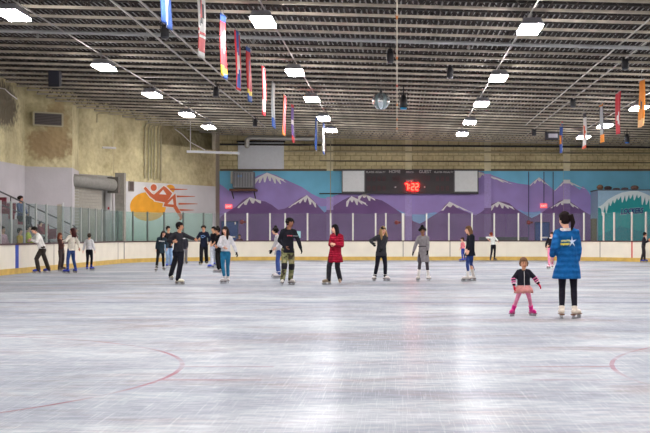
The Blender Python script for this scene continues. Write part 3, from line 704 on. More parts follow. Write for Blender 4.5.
# ------------------------------------------------------------------ left bay: shutter, column, vent
sh = empty('rolling_shutter', (-14.2, 55.6, 3.55), 'grey rolled shutter under its round housing in the bay behind the glass', 'shutter')
b = B(); tube(b, [(-.75, -2.0, .32), (.62, 1.6, .2)], .3, 14, round_=False); obj('roll_housing', b, mat('shutter_grey', (134, 132, 126), .6, .1, var=.12), sh, True)
for p, nm in (((-.83, -2.2, .32), 0), ((.66, 1.75, .2), 1)):
    b = B(); box(b, (p[0] - .26, p[1] - .18, p[2] - .38), (p[0] + .26, p[1] + .18, p[2] + .38)); obj('end_plate', b, mat('shutter_dark', (92, 88, 82), .7), sh)
b = B()
for i in range(30): beam(b, (-.68, -1.9, .1 - i * .14), (.25, 1.0, .1 - i * .14), .05, .12)
obj('curtain', b, mat('shutter_slat', (150, 146, 136), .7, var=.1), sh)
t = empty('white_column', (-13.95, 58.1, 0), 'white painted strip beside the rolled shutter', 'column')
b = B(); box(b, (-.14, -.1, 0), (.12, .1, 3.9)); obj('shaft', b, M_white, t)
b = B(); box(b, (-.03, -.13, 2.6), (.05, -.1, 2.72)); obj('alarm_button', b, mat('bell_red', (160, 40, 50), .4), t)
t = empty('grey_column', (-13.55, 58.7, 0), 'broad grey column between rolled shutter and painted white wall', 'column')
b = B(); box(b, (-.2, -.2, 0), (.25, .2, 4.4)); obj('shaft', b, mat('column_grey', (146, 142, 134), .9, var=.15), t)
t = empty('gate_post', at(60.2, 240, 49.2) * 1.0, 'broad beige gate post behind the side glass', 'post'); t.location.z = 0
b = B(); box(b, (-.11, -.05, 0), (.06, .05, 2.62)); obj('shaft', b, mat('gate_beige', (188, 176, 158), .7, var=.1), t)
b = B(); box(b, (.09, -.04, 0), (.15, .04, 2.7)); obj('white_edge', b, M_white, t)
vt = empty('wall_vent', (-15.3, 52.55, at(0, 119.5, 52.6).z), 'framed square louvred vent high on the ochre wall', 'vent', rz=math.atan2(1.2, 1.75))
b = B(); 
for i in range(7): beam(b, (-.6, -.06, -.2 + i * .068), (.6, -.06, -.2 + i * .068), .05, .03)
obj('louvre', b, mat('vent_grey', (104, 98, 96), .7), vt)
b = B(); box(b, (-.6, -.04, -.25), (.6, -.01, .25)); obj('backing', b, mat('vent_dark', (78, 70, 68), .8), vt)
b = B()
for a, c, d, e in ((-.64, -.28, .64, -.28), (-.64, .28, .64, .28), (-.64, -.28, -.64, .28), (.64, -.28, .64, .28)): beam(b, (a, -.07, c), (d, -.07, e), .07, .06)
obj('frame', b, mat('vent_frame', (186, 178, 150), .7), vt)
pipe('cable', [at(0, 88, 48), at(5, 89, 48), at(9, 93, 48.5), at(17, 99, 49.5)], .02, wht, 'white cable sagging on the dark patch of the side wall', 'cable')
b = B(); tube(b, [(0, 0, 0), (.5, .35, 0)], .05, 6); o = obj('wall_lamp', b, wht, None, True); o.location = at(103, 147.5, 57.2); tag(o, 'short white tube lamp on the ochre wall above the shutter', 'wall lamp')
pipe('pipe', [at(97, 122, 57.2), at(97, 114.5, 57.2), at(100, 113, 57.2), at(124, 113.5, 57.6)], .035, M_pipe, 'ochre pipe with an elbow under the joists above the shutter')

# ------------------------------------------------------------------ stands behind the side glass
st = empty('bleacher', (-15.2, 42, 0), 'stepped bleacher with dark red seats behind the side glass', 'bleacher')
conc = mat('step_concrete', (128, 120, 122), .9, var=.12)
N_ST = 10
def stepz(Y): return max(.3, 2.55 - math.floor((Y - 41) / 1.1) * .19)
for i in range(N_ST):
    Y = 41 + i * 1.1; z = stepz(Y + .1); b = B(); box(b, (-.85, Y - 42, 0), (.85, Y - 42 + 1.1, z - .02)); obj('step', b, conc, st)
    for j in range(2):
        cx = -.45 + j * .75
        if i in (5, 6, 7) and j == 1: continue
        b = B(); box(b, (cx - .24, Y - 41.75, z + .36), (cx + .24, Y - 41.3, z + .42)); box(b, (cx - .24, Y - 41.28, z + .42), (cx + .24, Y - 41.22, z + .8)); box(b, (cx - .03, Y - 41.6, z - .02), (cx + .03, Y - 41.45, z + .36))
        obj('seat', b, mat('seat_red', (128, 40, 58), .6), st)
for off, lab in ((-.28, 'dark handrail sloping down along the bleacher behind the glass'),):
    hr = empty('handrail', (-13.95 + off, 42, 0), lab, 'handrail')
    b = B(); tube(b, [(0, 0, 3.05), (0, 11, 1.75)], .03, 8); obj('rail', b, M_dark, hr)
    b = B(); tube(b, [(0, 0, 2.6), (0, 11, 1.3)], .02, 8); obj('lower_rail', b, M_dark, hr)
    for q in range(6):
        b = B(); tube(b, [(0, q * 2.2, .0), (0, q * 2.2, 3.05 - q * .26)], .022, 6); obj('baluster', b, M_dark, hr)
# ------------------------------------------------------------------ banners
def banner(px, pytop, X, label, pat, grp, hgt=1.5, wid=.9, ang=0, Yoff=0):
    Y = X * F / (px - PX); top = CAMH + (PY - pytop) * Y / F
    t = empty('hanging_banner', (X, Y, top), label, 'banner', grp, rz=R(ang))
    NX, NZ = 8, 24; b = B(); g = []
    for i in range(NX + 1):
        g.append([b.verts.new((.03 * math.sin(i * .9 + j * .12 + px) , -wid/2 + wid * i / NX, -hgt * j / NZ)) for j in range(NZ + 1)])
    cols = []; cl = lambda c: cols.index(c) if c in cols else (cols.append(c) or len(cols) - 1)
    for i in range(NX):
        for j in range(NZ):
            f = b.faces.new((g[i][j], g[i+1][j], g[i+1][j+1], g[i][j+1])); f.material_index = cl(pat((i + .5) / NX, (j + .5) / NZ))
    o = obj('cloth', b, [mat('banner_%d_%d_%d' % c, c, .7, var=.08) for c in cols], t, True)
    s = o.modifiers.new('s', 'SOLIDIFY'); s.thickness = .012
    b = B(); tube(b, [(0, -wid/2 - .04, .02), (0, wid/2 + .04, .02)], .018, 6); obj('pole', b, M_steel, t)
    b = B(); tube(b, [(0, 0, .03), (0, 0, CEIL(X) - top + .555)], .006, 5); obj('string', b, M_steel, t)
RD, BL, WH, YE, OR, DK, GY, PU = (204, 40, 50), (44, 84, 160), (214, 212, 210), (230, 196, 50), (232, 140, 36), (52, 52, 62), (160, 166, 170), (110, 80, 150)
ring = lambda u, v, cu, cv, r0, r1: r0 < math.hypot((u - cu), (v - cv) * 1.6) < r1
def p_wh(u, v): return RD if (ring(u, v, .5, .3, .0, .28)) else DK if ring(u, v, .5, .3, .28, .36) else RD if .62 < v < .66 or .72 < v < .90 else WH
def p_red(u, v): return BL if v < .12 and u < .6 else YE if .84 < v < .9 or (v > .9 and u < .3) else BL if v >= .9 else WH if ring(u, v, .5, .45, 0, .34) else RD
def p_blue(u, v): return RD if u < .14 or u > .86 or v > .95 else WH if ring(u, v, .5, .5, .18, .36) else BL
def p_red2(u, v): return BL if v < .1 else YE if .78 < v < .88 else BL if v > .88 else PU if ring(u, v, .5, .4, 0, .3) else RD
def p_rw(u, v): return RD if u < .15 or u > .85 or v > .93 or v < .05 else RD if ring(u, v, .5, .5, .1, .3) else WH
def p_gy(u, v): return BL if v > .8 else WH if .3 < u < .7 else GY
def p_or(u, v): return RD if u > .1 and v < .95 else OR
def p_pu(u, v): return RD if v > .85 or v < .1 else WH if .42 < v < .55 else PU
def p_bw(u, v): return BL if u < .5 or v < .1 else WH
GL = 'banners hanging above the rink'
xl = -4.2
banner(166.5, -56, -4.2, 'blue and white banner closest to the camera, its end showing', lambda u, v: WH if ring(u, v, .5, .82, 0, .3) else BL if v > .4 else RD, GL)
banner(200.5, -13, xl, 'white banner with a red round emblem and red bands', p_wh, GL)
banner(223.5, 15.5, xl, 'red banner with a yellow and blue foot, beside the white one', p_red, GL)
banner(237.5, 32.5, xl, 'blue banner with red side edges', p_blue, GL)
banner(249.3, 48.5, xl, 'red banner with a purple crest, fourth behind the white emblem one', p_red2, GL)
banner(263.3, 67.5, xl, 'white banner with red edges', p_rw, GL)
banner(273.5, 83.5, xl, 'narrow grey banner with a blue foot', p_gy, GL)
banner(284.6, 95.5, xl, 'orange red banner behind the grey one', p_or, GL)
banner(292.8, 105, xl, 'purple and red banner with a white band', p_pu, GL)
banner(316.5, 118, -3.72, 'thin blue and white banner under the far joists', p_bw, GL)
banner(323.5, 123, -3.55, 'white and blue banner farthest along its row', lambda u, v: BL if v < .15 or v > .9 else WH, GL)
def q_or(u, v): return DK if ring(u, v, .5, .55, .0, .22) else (240, 190, 130) if v > .85 else OR
def q_rd(u, v): return WH if ring(u, v, .4, .6, .1, .3) else (190, 30, 48)
def q_gy(u, v): return OR if v > .78 or v < .05 else GY if .25 < u < .8 else DK
def q_wh(u, v): return (222, 90, 50) if ring(u, v, .5, .55, 0, .32) or v > .93 else DK if v < .12 else WH
def q_bo(u, v): return RD if v < .08 else OR if .4 < v < .7 and u > .5 else BL
banner(641.5, 81, 8.0, 'orange banner with a dark crest', q_or, GL)
banner(618.5, 92.5, 8.0, 'crimson banner with white lettering curve', q_rd, GL)
banner(601.5, 104.5, 8.0, 'dark grey banner with an orange foot', q_gy, GL)
banner(584.5, 113.5, 8.0, 'white banner with an orange red crest', q_wh, GL)
banner(561.5, 122, 8.0, 'blue banner with an orange patch and red top', q_bo, GL)

# ------------------------------------------------------------------ overhead fittings
def overhead(name, X, Zr, Y0, Y1, r, label, m=None, cat='cable tray'):
    b = B(); tube(b, [(0, 0, 0), (0, Y1 - Y0, 0)], r, 6); o = obj(name, b, m or M_steel); o.location = (X, Y0, CAMH + Zr); return tag(o, label, cat)
pale = mat('pale_rail', (186, 184, 180), .4, .3)
overhead('cable_rail', -6.05, 5.5, 24, 46.5, .025, 'thin pale rail over the banners, nearer the rink middle', pale, 'rail')
overhead('cable_rail', -6.7, 5.5, 24, 61, .025, 'thin pale rail over the banners, nearer the side boards', pale, 'rail')
overhead('cable_rail', 6.2, 5.3, 24, 58, .025, 'thin pale rail on the blue coat side, nearer the rink middle', pale, 'rail')
overhead('cable_rail', 6.85, 5.3, 24, 64, .025, 'thin pale rail on the blue coat side, nearer the orange banner', pale, 'rail')
cr = empty('festoon_cable', (0, 24, CAMH + 5.3), 'pale cable down the middle of the roof with orange tags', 'cable')
b = B(); tube(b, [(0, 0, 0), (0, 38, 0)], .02, 6); obj('wire', b, mat('wire_pale', (200, 190, 170), .5), cr)
for py in (16, 57, 85, 104, 119, 128):
    Y = 5.3 * F / (PY - py); b = B(); ell(b, (0, Y - 24, 0), (.035, .12, .09), n=8, m=5)
    obj('tag', b, mat('tag_red' if py == 85 else 'tag_orange', (205, 70, 60) if py == 85 else (214, 130, 60), .6), cr)
for i, (px, pa, pb) in enumerate(((66, 33, 51), (118, 72, 86))): pass
for x, nm in ((-9.25, 'above the side boards'), (-3.22, 'beside the banners'), (3.2, 'between disco ball and rails'), (9.15, 'beyond the coloured banners')):
    overhead('light_conduit', x, 5.4 - .027 * x, 24, 60, .02, 'thin conduit linking the box lights ' + nm, pale, 'conduit')
for Y, nm in ((33.4, 'over the nearest banners'),):
    mn = empty('sprinkler_main', (0, Y, CEIL(0) - .06), 'grey sprinkler main crossing under the joists, ' + nm, 'pipe')
    b = B(); xl_ = -15.4 if Y < 50 else -13.1; tube(b, [(xl_, 0, -.027 * xl_), (16, 0, -.43)], .055, 8); obj('pipe_run', b, mat('main_grey', (170, 172, 172), .5, .2), mn)
    for x in range(-13, 16, 3):
        b = B(); tube(b, [(x, 0, -.027 * x - .02), (x, 0, -.027 * x - .14)], [.03, .045], 6); obj('sprinkler_head', b, M_steel, mn)
db = empty('disco_ball', at(381, 101, 42.5), 'mirrored disco ball hanging from the middle of the roof', 'disco ball')
bm = B(); ell(bm, (0, 0, 0), (.31, .31, .31), n=30, m=18)
o = obj('mirror_tiles', bm, [mat('mirror_tile', (205, 215, 218), .22, .85), mat('mirror_tile_dim', (150, 168, 172), .35, .6)], db)
for p in o.data.polygons: p.material_index = 1 if (p.index * 7919) % 5 < 2 else 0
b = B(); tube(b, [(0, 0, .3), (0, 0, .38)], .05, 8); obj('cap', b, M_dark, db); b = B(); tube(b, [(0, 0, .38), (0, 0, CEIL(0) + .56 - db.location.z)], .01, 6); obj('chain', b, M_steel, db)
def spot(px, py, Y, label, lens=(40, 150, 200), s=1.0, tilt=0):
    t = empty('spotlight', at(px, py, Y), label, 'spotlight', rz=R(tilt))
    b = B(); rings(b, [((0, 0, .28*s), (.08*s, 0, 0), (0, .08*s, 0)), ((0, 0, .1*s), (.13*s, 0, 0), (0, .13*s, 0)), ((0, -.03*s, -.18*s), (.14*s, 0, 0), (0, .14*s, 0))], 12, round_=False); obj('can', b, mat('spot_black', (26, 26, 32), .5), t, True)
    b = B(); rings(b, [((0, -.03*s, -.18*s), (.125*s, 0, 0), (0, .125*s, 0)), ((0, -.03*s, -.24*s), (.11*s, 0, 0), (0, .11*s, 0))], 12, round_=False); obj('lens', b, mat('lens_%d_%d' % lens[:2], lens, .3), t)
    b = B(); box(b, (-.02, -.02, .2*s), (.02, .02, CEIL(t.location.x) + .56 - t.location.z)); box(b, (-.16*s, -.02, .1*s), (-.14*s, .02, .38*s)); box(b, (.14*s, -.02, .1*s), (.16*s, .02, .38*s)); box(b, (-.16*s, -.02, .36*s), (.16*s, .02, .38*s)); obj('yoke', b, M_dark, t)
spot(403.5, 103, 43.5, 'black spotlight with a blue lens beside the disco ball')
def px_on(px, X): return X * F / (px - PX)
for px, X, Zr, lab in ((625, 6.85, 5.15, 'small dark spotlight on the rail nearest the orange banner, closest to the camera'), (573, 6.85, 5.15, 'small dark spotlight halfway along the rail above the crimson banner'), (534, 6.85, 5.15, 'small dark spotlight near the far end of the rail'),
                       (165, -6.05, 5.3, 'small dark spotlight on the rail before the white emblem banner'), (216, -6.7, 5.3, 'small dark spotlight on the rail behind the white emblem banner'), (255, -6.7, 5.3, 'small dark spotlight at the far end of the banner side rail'), (391, -.2, 5.2, 'small dark spotlight beside the pale middle cable'), (450, 1.7, 5.2, 'small dark spotlight alone between the box lights')):
    Y = px_on(px, X) if abs(X) > .5 else 35.0
    if X == 1.7: Y = 38.5
    p = Vector((X, Y, CAMH + Zr)); q = (PX + F * p.x / p.y, PY - F * (p.z - CAMH) / p.y); spot(q[0], q[1], Y, lab, (60, 62, 70), .8)
spk = empty('loudspeaker', at(55, 79, 43), 'black loudspeaker hanging from the joists near the side wall', 'speaker')
b = B(); v = [b.verts.new(p) for p in ((-.2, -.16, -.3), (.2, -.16, -.3), (.2, .16, -.24), (-.2, .16, -.24), (-.2, -.2, .3), (.2, -.2, .3), (.2, .16, .3), (-.2, .16, .3))]
for f in ((0,3,2,1),(4,5,6,7),(0,1,5,4),(1,2,6,5),(2,3,7,6),(3,0,4,7)): b.faces.new([v[i] for i in f])
obj('cabinet', b, mat('speaker_black', (28, 30, 40), .6), spk, bevel=.02)
b = B(); box(b, (-.17, -.215, -.2), (.17, -.2, .26)); obj('grille', b, mat('speaker_grille', (44, 46, 58), .8), spk)
b = B()
for s in (-.15, .15): tube(b, [(s, 0, .3), (s, 0, CEIL(spk.location.x) + .54 - spk.location.z)], .012, 6)
obj('bracket', b, M_dark, spk)
t = empty('hanging_case', at(552, 136, 60), 'dark open box hanging in front of the far wall beneath the rails', 'case')
b = B(); box(b, (-.35, -.2, -.18), (.35, .2, .2)); obj('case', b, mat('speaker_black', (28, 30, 40), .6), t, bevel=.03)
b = B(); box(b, (-.2, -.22, -.1), (.25, -.2, .1)); obj('white_face', b, mat('box_face', (150, 150, 160), .6), t)
b = B()
for s in (-.3, .3): tube(b, [(s, 0, .2), (s, 0, CEIL(t.location.x) + .56 - t.location.z)], .012, 6)
obj('bracket', b, M_dark, t)
spot(627, 139, 58, 'blue bodied spotlight hanging below the crimson banner', (30, 110, 200), .9)
# ------------------------------------------------------------------ people
SK = {'light': (222, 170, 146), 'tan': (196, 140, 108), 'brown': (128, 84, 62), 'olive': (206, 156, 124)}
def skinmat(k): return mat('skin_' + k, SK[k], .55, var=.05, scale=12, spec=.4)
def ik(a, t, l1, l2, pole):
    d = t - a; L = d.length; mx = (l1 + l2) * .995
    if L > mx: t = a + d * (mx / L); d = t - a; L = mx
    n = d / L; p = pole - n * pole.dot(n); p = p.normalized() if p.length > 1e-4 else n.orthogonal()
    x = (l1 * l1 - l2 * l2 + L * L) / (2 * L); h = math.sqrt(max(l1 * l1 - x * x, 0))
    return a + n * x + p * h, t
def handgeo(bm, w_, d, across, pal, H, grow=0, curl=.5, side=1):
    """palm and five fingers; across points to the thumb side"""
    g = grow; k = H
    rings(bm, [(w_ - d * .012 * k, across * (.016 * k + g), pal * (.014 * k + g)), (w_ + d * .018 * k, across * (.023 * k + g), pal * (.011 * k + g)), (w_ + d * .048 * k, across * (.024 * k + g), pal * (.0095 * k + g))], 12)
    for i, (o, l) in enumerate(((.0175, .036), (.0062, .042), (-.0055, .039), (-.0170, .031))):
        b0 = w_ + d * .044 * k + across * o * k; sp = across * (o * .35)
        c1 = (d + pal * curl * .55 + sp * 4).normalized(); c2 = (d + pal * curl * 1.5 + sp * 3).normalized(); c3 = (d * .6 + pal * curl * 2.4).normalized()
        p1 = b0 + c1 * l * k * .45; p2 = p1 + c2 * l * k * .33; p3 = p2 + c3 * l * k * .25
        r = .0056 * k + g; tube(bm, [b0, p1, p2, p3], [r, r * .97, r * .92, r * .8], 8)
    t0 = w_ + d * .014 * k + across * .016 * k; t1 = t0 + (d * .55 + across * .8 + pal * .25).normalized() * .024 * k; t2 = t1 + (d * .9 + across * .3 + pal * .45).normalized() * .022 * k
    tube(bm, [t0, t1, t2], [.0085 * k + g, .0068 * k + g, .0055 * k + g], 8)
def person(s):
    """s: everything traced from the photograph; image-side positions become points of the place"""
    feet = [ground(x, y) for x, y in s['feet']]                     # anatomical right foot, left foot
    D = s.get('D') or sum(f.y for f in feet) / 2
    zb = s.get('zb', 0.0)
    H = s['H']; kid = s.get('kid', False); fem = s.get('fem', False)
    fa = R(s['face']); Fw = Vector((math.sin(fa), -math.cos(fa), 0)); Rt = Vector((Fw.y, -Fw.x, 0))
    if 'feet3' in s: feet = [Vector(p) for p in s['feet3']]
    xw = lambda px, dd=0: (px - PX) * (D + dd) / F
    base = Vector((xw(s.get('bx', sum(x for x, y in s['feet']) / 2)), D, zb))
    root = empty('person', base, s['label'], 'person', s.get('group'))
    LIFT = s.get('lift', .075)
    pelh, TL, hd, hs = (.475, .275, .135, 1.42) if kid else (.515, .295, .122, 1.0)
    hs *= s.get('hs', 1.0 if kid else 1.08)
    P = Vector((xw(s['hip']), D + s.get('hipd', 0), zb + LIFT + pelh * H * s.get('crouch', .985)))
    if 'pz' in s: P.z = s['pz']
    sx_ = xw(s['sh']) - P.x; sd = s.get('shd', 0); tl = TL * H
    S = P + Vector((sx_, sd, math.sqrt(max(tl * tl - sx_ * sx_ - sd * sd, .2 * tl * tl))))
    hx = xw(s['head'][0]) - S.x; hdd = s.get('headd', 0) - .0
    hl = hd * H; hx = max(-hl * .7, min(hl * .7, hx))
    Hc = S + Vector((hx, hdd, math.sqrt(max(hl * hl - hx * hx - hdd * hdd, .3 * hl * hl))))
    U = (S - P).normalized(); Ra = (Rt - U * Rt.dot(U)).normalized(); Fa = U.cross(Ra); Fa = Fa if Fa.dot(Fw) > 0 else -Fa
    ha = R(s.get('hface', s['face'])); Fh0 = Vector((math.sin(ha), -math.cos(ha), s.get('nod', 0))).normalized()
    Uh = (Hc - S).normalized() * .35 + Vector((0, 0, 1)) * .65; Uh = (Uh - Fh0 * Uh.dot(Fh0)).normalized(); Fh = Fh0; Rh = Fh.cross(Uh) * 1.0
    # person's right: for face to camera (0,-1,0) and up z, right is -X
    if Rh.dot(Rt) < 0 and abs(ha - fa) < R(80): Rh = -Rh
    L0 = lambda v: v - base                                        # geometry is local to the root
    vox = s.get('vox', .0088)
    wS = (.080 if fem else .089) * H * (.95 if kid else 1); wP = .05 * H
    shj = [S + Ra * wS - U * .012 * H, S - Ra * wS - U * .012 * H]
    hpj = [P + Ra * wP - U * .01 * H, P - Ra * wP - U * .01 * H]
    ua, fo = (.158 * H, .14 * H) if not kid else (.15 * H, .13 * H)
    hands = []; elb = []
    for i, h in enumerate(s['hands']):                             # right, left: (px, py, depth offset)
        dd = h[2] if len(h) > 2 else 0
        t = at(h[0], h[1], D + dd); side = 1 if i == 0 else -1
        d0 = (t - shj[i]); t = t - d0.normalized() * .05 * H
        pole = s.get('poles', [None, None])[i]
        pole = Vector(pole) if pole else (Ra * side * .7 - Fa * .9 - Vector((0, 0, .25)))
        e, t = ik(shj[i], t, ua, fo, pole); elb.append(e); hands.append(t)
    th, sn = (.245 * H, .235 * H) if not kid else (.215 * H, .215 * H)
    ank = []; kn = []; fd = []
    toes = s.get('toes', (18, -18))
    for i, f in enumerate(feet):
        a = R(s.get('fface', s['face']) - toes[i]); dv = Vector((math.sin(a), -math.cos(a), 0)); fd.append(dv)
        A = Vector((f.x, f.y, (f.z if 'feet3' in s else 0) + LIFT + .04 * H)) - dv * .035 * H
        if s.get('flift'): A.z += s['flift'][i]
        k, A2 = ik(hpj[i], A, th, sn, Fw + Vector((0, 0, .15)))
        if (A2 - A).length > .01: # leg too short: lower the pelvis next time
            pass
        kn.append(k); ank.append(A2 if s.get('float') else A)
    # ---- body: one continuous skin
    hr = (.044 * H * hs * .96, .054 * H * hs * .95, .064 * H * hs)
    b = B()
    T = lambda t, rx, ry, off=0: (L0(P + U * tl * t + Fa * off * H), Ra * rx * H, Fa * ry * H)
    wa = .058 if fem else .064
    if kid: rs = [T(-.2, .06, .05), T(0, .078, .06), (T(.3, .074, .06)), T(.65, .078, .058), T(.88, .08, .05), T(1.0, .06, .04), T(1.08, .038, .034)]
    else: rs = [T(-.2, .062, .05), T(0, .078, .062, -.004), T(.2, .072, .056), T(.42, wa, .050), T(.68, .072, .058, .004), T(.86, .076, .052), T(.97, .062, .040), T(1.05, .036, .034)]
    rings(b, rs, 16)
    tube(b, [L0(S + U * .0 * H), L0(Hc - Uh * hr[2] * .45 - Fh * .012 * H)], [.035 * H, .029 * H * (1.05 if not fem else .95)], 12)
    ell(b, L0(Hc + Uh * .006 * H), (hr[0], hr[1] * .98, hr[2] * .93), (Rh, Fh, Uh), 16, 12)
    ell(b, L0(Hc - Uh * hr[2] * .38 + Fh * hr[1] * .16), (hr[0] * .80, hr[1] * .78, hr[2] * .62), (Rh, Fh, Uh), 14, 10)       # jaw
    ell(b, L0(Hc - Uh * hr[2] * .86 + Fh * hr[1] * .62), (hr[0] * .3, hr[1] * .2, hr[2] * .14), (Rh, Fh, Uh), 8, 6)          # chin
    tube(b, [L0(Hc + Fh * hr[1] * .9 + Uh * hr[2] * .06), L0(Hc + Fh * hr[1] * 1.16 - Uh * hr[2] * .26)], [hr[0] * .12, hr[0] * .2], 8)  # nose
    ell(b, L0(Hc - Uh * hr[2] * .55 + Fh * hr[1] * .88), (hr[0] * .34, hr[1] * .1, hr[2] * .09), (Rh, Fh, Uh), 8, 6)         # lips
    for q in (-1, 1): ell(b, L0(Hc + Rh * q * hr[0] * 1.0 - Uh * hr[2] * .08 - Fh * hr[1] * .08), (hr[0] * .14, hr[1] * .24, hr[2] * .26), (Rh, Fh, Uh), 8, 6)
    for i in (0, 1):
        tube(b, [L0(shj[i] + (S - shj[i]) * .35), L0(shj[i]), L0(shj[i].lerp(elb[i], .5)), L0(elb[i])], [.033*H, .031*H, .026*H, .021*H], 12)
        tube(b, [L0(elb[i]), L0(elb[i].lerp(hands[i], .35)), L0(hands[i])], [.021*H, .022*H, .014*H], 12)
        d = (hands[i] - elb[i]).normalized(); pal = (Vector((0, 0, -1)) * .2 - Ra * (1 if i == 0 else -1)).normalized(); pal = (pal - d * pal.dot(d)).normalized()
        ac = d.cross(pal) ; ac = ac if ac.dot(Fw) > 0 else -ac
        handgeo(b, L0(hands[i]), d, ac, pal, H, 0, .45)
        tube(b, [L0(hpj[i]), L0(hpj[i].lerp(kn[i], .45)), L0(kn[i])], [.046*H, .039*H, .028*H], 12)
        tube(b, [L0(kn[i]), L0(kn[i].lerp(ank[i], .35)), L0(ank[i])], [.028*H, .028*H, .019*H], 12)
        tube(b, [L0(ank[i] - fd[i] * .02 * H - Vector((0, 0, .012 * H))), L0(ank[i] + fd[i] * .05 * H - Vector((0, 0, .022 * H))), L0(ank[i] + fd[i] * .095 * H - Vector((0, 0, .026 * H)))], [.021*H, .02*H, .013*H], 10)
    hc = L0(Hc)
    eyes = [hc + Fh * hr[1] * .93 + Rh * q * hr[0] * .40 + Uh * hr[2] * .06 for q in (-1, 1)]; lips = hc - Uh * hr[2] * .55 + Fh * hr[1] * .98
    brow = [e + Uh * hr[2] * .2 for e in eyes]
    def paint(c):
        if (c - hc).length > H * .1 * hs: return 0
        for e in eyes:
            if (c - e).length < .0085 * H * hs * .75: return 1
        for e in brow:
            v = c - e
            if abs(v.dot(Rh)) < hr[0] * .27 and abs(v.dot(Uh)) < hr[2] * .055 and v.length < .03 * H: return 2
        v = c - lips
        if abs(v.dot(Rh)) < hr[0] * .34 and abs(v.dot(Uh)) < hr[2] * .09 and v.length < .03 * H: return 3
        return 0
    hairc = s.get('hair', (40, 30, 28)); hm = mat('hair_%d_%d_%d' % hairc, tuple(int(v * (.62 if max(hairc) < 100 else .85)) for v in hairc), .75, var=.3, scale=30, sx=(1, 1, .2), bump=.4, bscale=60, spec=.15)
    sk = s.get('skin', 'light'); lipm = mat('lips_' + sk, tuple(int(v * f) for v, f in zip(SK[sk], (.82, .6, .62))), .5)
    fuse('body', b, [skinmat(sk), mat('eye_dark', (40, 30, 30), .3), hm, lipm], root, vox, 2, paint=paint)
    # ---- trousers
    tc = s.get('legs'); 
    if tc:
        g = s.get('loose', .006)                                    # extra radius, fraction of H
        b = B(); rings(b, [T(-.2, .066+g*.5, .054+g*.5), T(0, .083+g*.5, .066+g*.5), T(.22, .076+g*.4, .060+g*.4)], 16)
        for i in (0, 1):
            e = ank[i] + Vector((0, 0, s.get('tend', .0)))
            tube(b, [L0(hpj[i]), L0(hpj[i].lerp(kn[i], .5)), L0(kn[i]), L0(kn[i].lerp(e, .4)), L0(e)], [(.049+g*.6)*H, (.042+g*.8)*H, (.031+g)*H, (.030+g)*H, (.021+g*1.3)*H], 14)
        fuse('trousers' if not s.get('tights') else 'tights', b, s.get('legmat') or fab(tc), root, .011, 2)
    if s.get('patches'):                                            # knee patches
        for i in (0, 1):
            b = B(); d = (ank[i] - kn[i]).normalized(); k0 = kn[i]
            tube(b, [L0(k0 - (k0 - hpj[i]).normalized() * .03 * H), L0(k0), L0(k0 + d * .05 * H)], [.049*H, .047*H, .046*H], 14, round_=False)
            fuse('knee_patch', b, fab(s['patches']), root, .011, 1)
    # ---- jacket
    jc = s.get('top'); g = s.get('jg', .014) * .72
    if jc:
        b = B(); hem = s.get('hem')                                # pixel row of the hem
        rs = [T(.12, .080+g, .062+g), T(.42, .066+g+s.get('waist', .006), .054+g+.004), T(.68, .078+g, .062+g, .003), T(.86, .080+g, .054+g), T(.965, .064+g*.8, .040+g), T(1.05, .036+g*.5, .034+g*.5)]
        if hem:
            zh = at(0, hem, D).z; dz = P.z - zh; fl = s.get('flare', .012)
            if dz > 0:
                cen = P + (feet[0] + feet[1] - P * 2).normalized() * 0
                low = [(L0(P + Vector((0, 0, -dz)) + Vector((s.get('hemx', 0), s.get('hemd', 0), 0))), Rt * (.084+g+fl) * H, Fw * (.07+g+fl) * H), (L0(P + Vector((0, 0, -dz * .5)) + Vector((s.get('hemx', 0) * .5, s.get('hemd', 0) * .5, 0))), Rt * (.085+g+fl*.6) * H, Fw * (.07+g+fl*.6) * H), T(0, .084+g, .065+g)]
                rings(b, low + rs, 18, round_=False)
            else: rings(b, rs, 18, round_=False)
        else: rings(b, [T(-.05, .084+g, .064+g)] + rs, 18, round_=False)
        sg = s.get('sg', .012) * .75
        for i in (0, 1):
            d = (hands[i] - elb[i]).normalized(); cuff = s.get('cuff', 1.0)
            tube(b, [L0(shj[i] + (S - shj[i]) * .4), L0(shj[i]), L0(shj[i].lerp(elb[i], .5)), L0(elb[i])], [(.033+sg)*H, (.031+sg)*H, (.027+sg)*H, (.024+sg)*H], 12)
            if cuff > .05: tube(b, [L0(elb[i]), L0(elb[i].lerp(hands[i], .4 * cuff)), L0(elb[i].lerp(hands[i], .96 * cuff))], [(.024+sg)*H, (.022+sg)*H, (.016+sg*.7)*H], 12, round_=cuff < 1)
        if s.get('hood'):
            rings(b, [(L0(S - Fa * .035 * H + U * .00 * H), Ra * .055 * H, Fa * .03 * H), (L0(S - Fa * .045 * H + U * .03 * H), Ra * .05 * H, Fa * .028 * H)], 12)
        fuse(s.get('topname', 'jacket'), b, fab(jc, s.get('quilt', 0)), root, .011, 2)
    if s.get('collar'):                                             # fur or fabric collar
        b = B(); pts = []
        for i in range(13):
            a = 2 * math.pi * i / 12; pts.append(L0(S + U * .022 * H + Ra * math.cos(a) * .055 * H + Fa * math.sin(a) * .047 * H - Fa * .008 * H))
        tube(b, pts, .017 * H, 8); fuse(s.get('collarname', 'collar'), b, mat('collar_%d' % s['collar'][0], s['collar'], .95, var=.2, scale=30, bump=.9, bscale=60), root, .01, 1)
    if s.get('belt'):
        b = B(); rings(b, [T(.36, .0745+g+.012, .0585+g+.010), T(.42, .0745+g+.012, .0585+g+.010)], 18, round_=False); fuse('belt', b, fab(s['belt']), root, .009, 1)
    if s.get('zip'):
        b = B(); 
        pts = [T(t, 0, 0, 0)[0] + Fa * ((y + g + .006) * H) for t, y in ((.05, .066), (.42, .060), (.68, .071), (.86, .056), (.97, .042))]
        tube(b, pts, .0055 * H, 6); obj('zip', b, mat('zip_silver', (196, 196, 196), .4, .4), root, True)
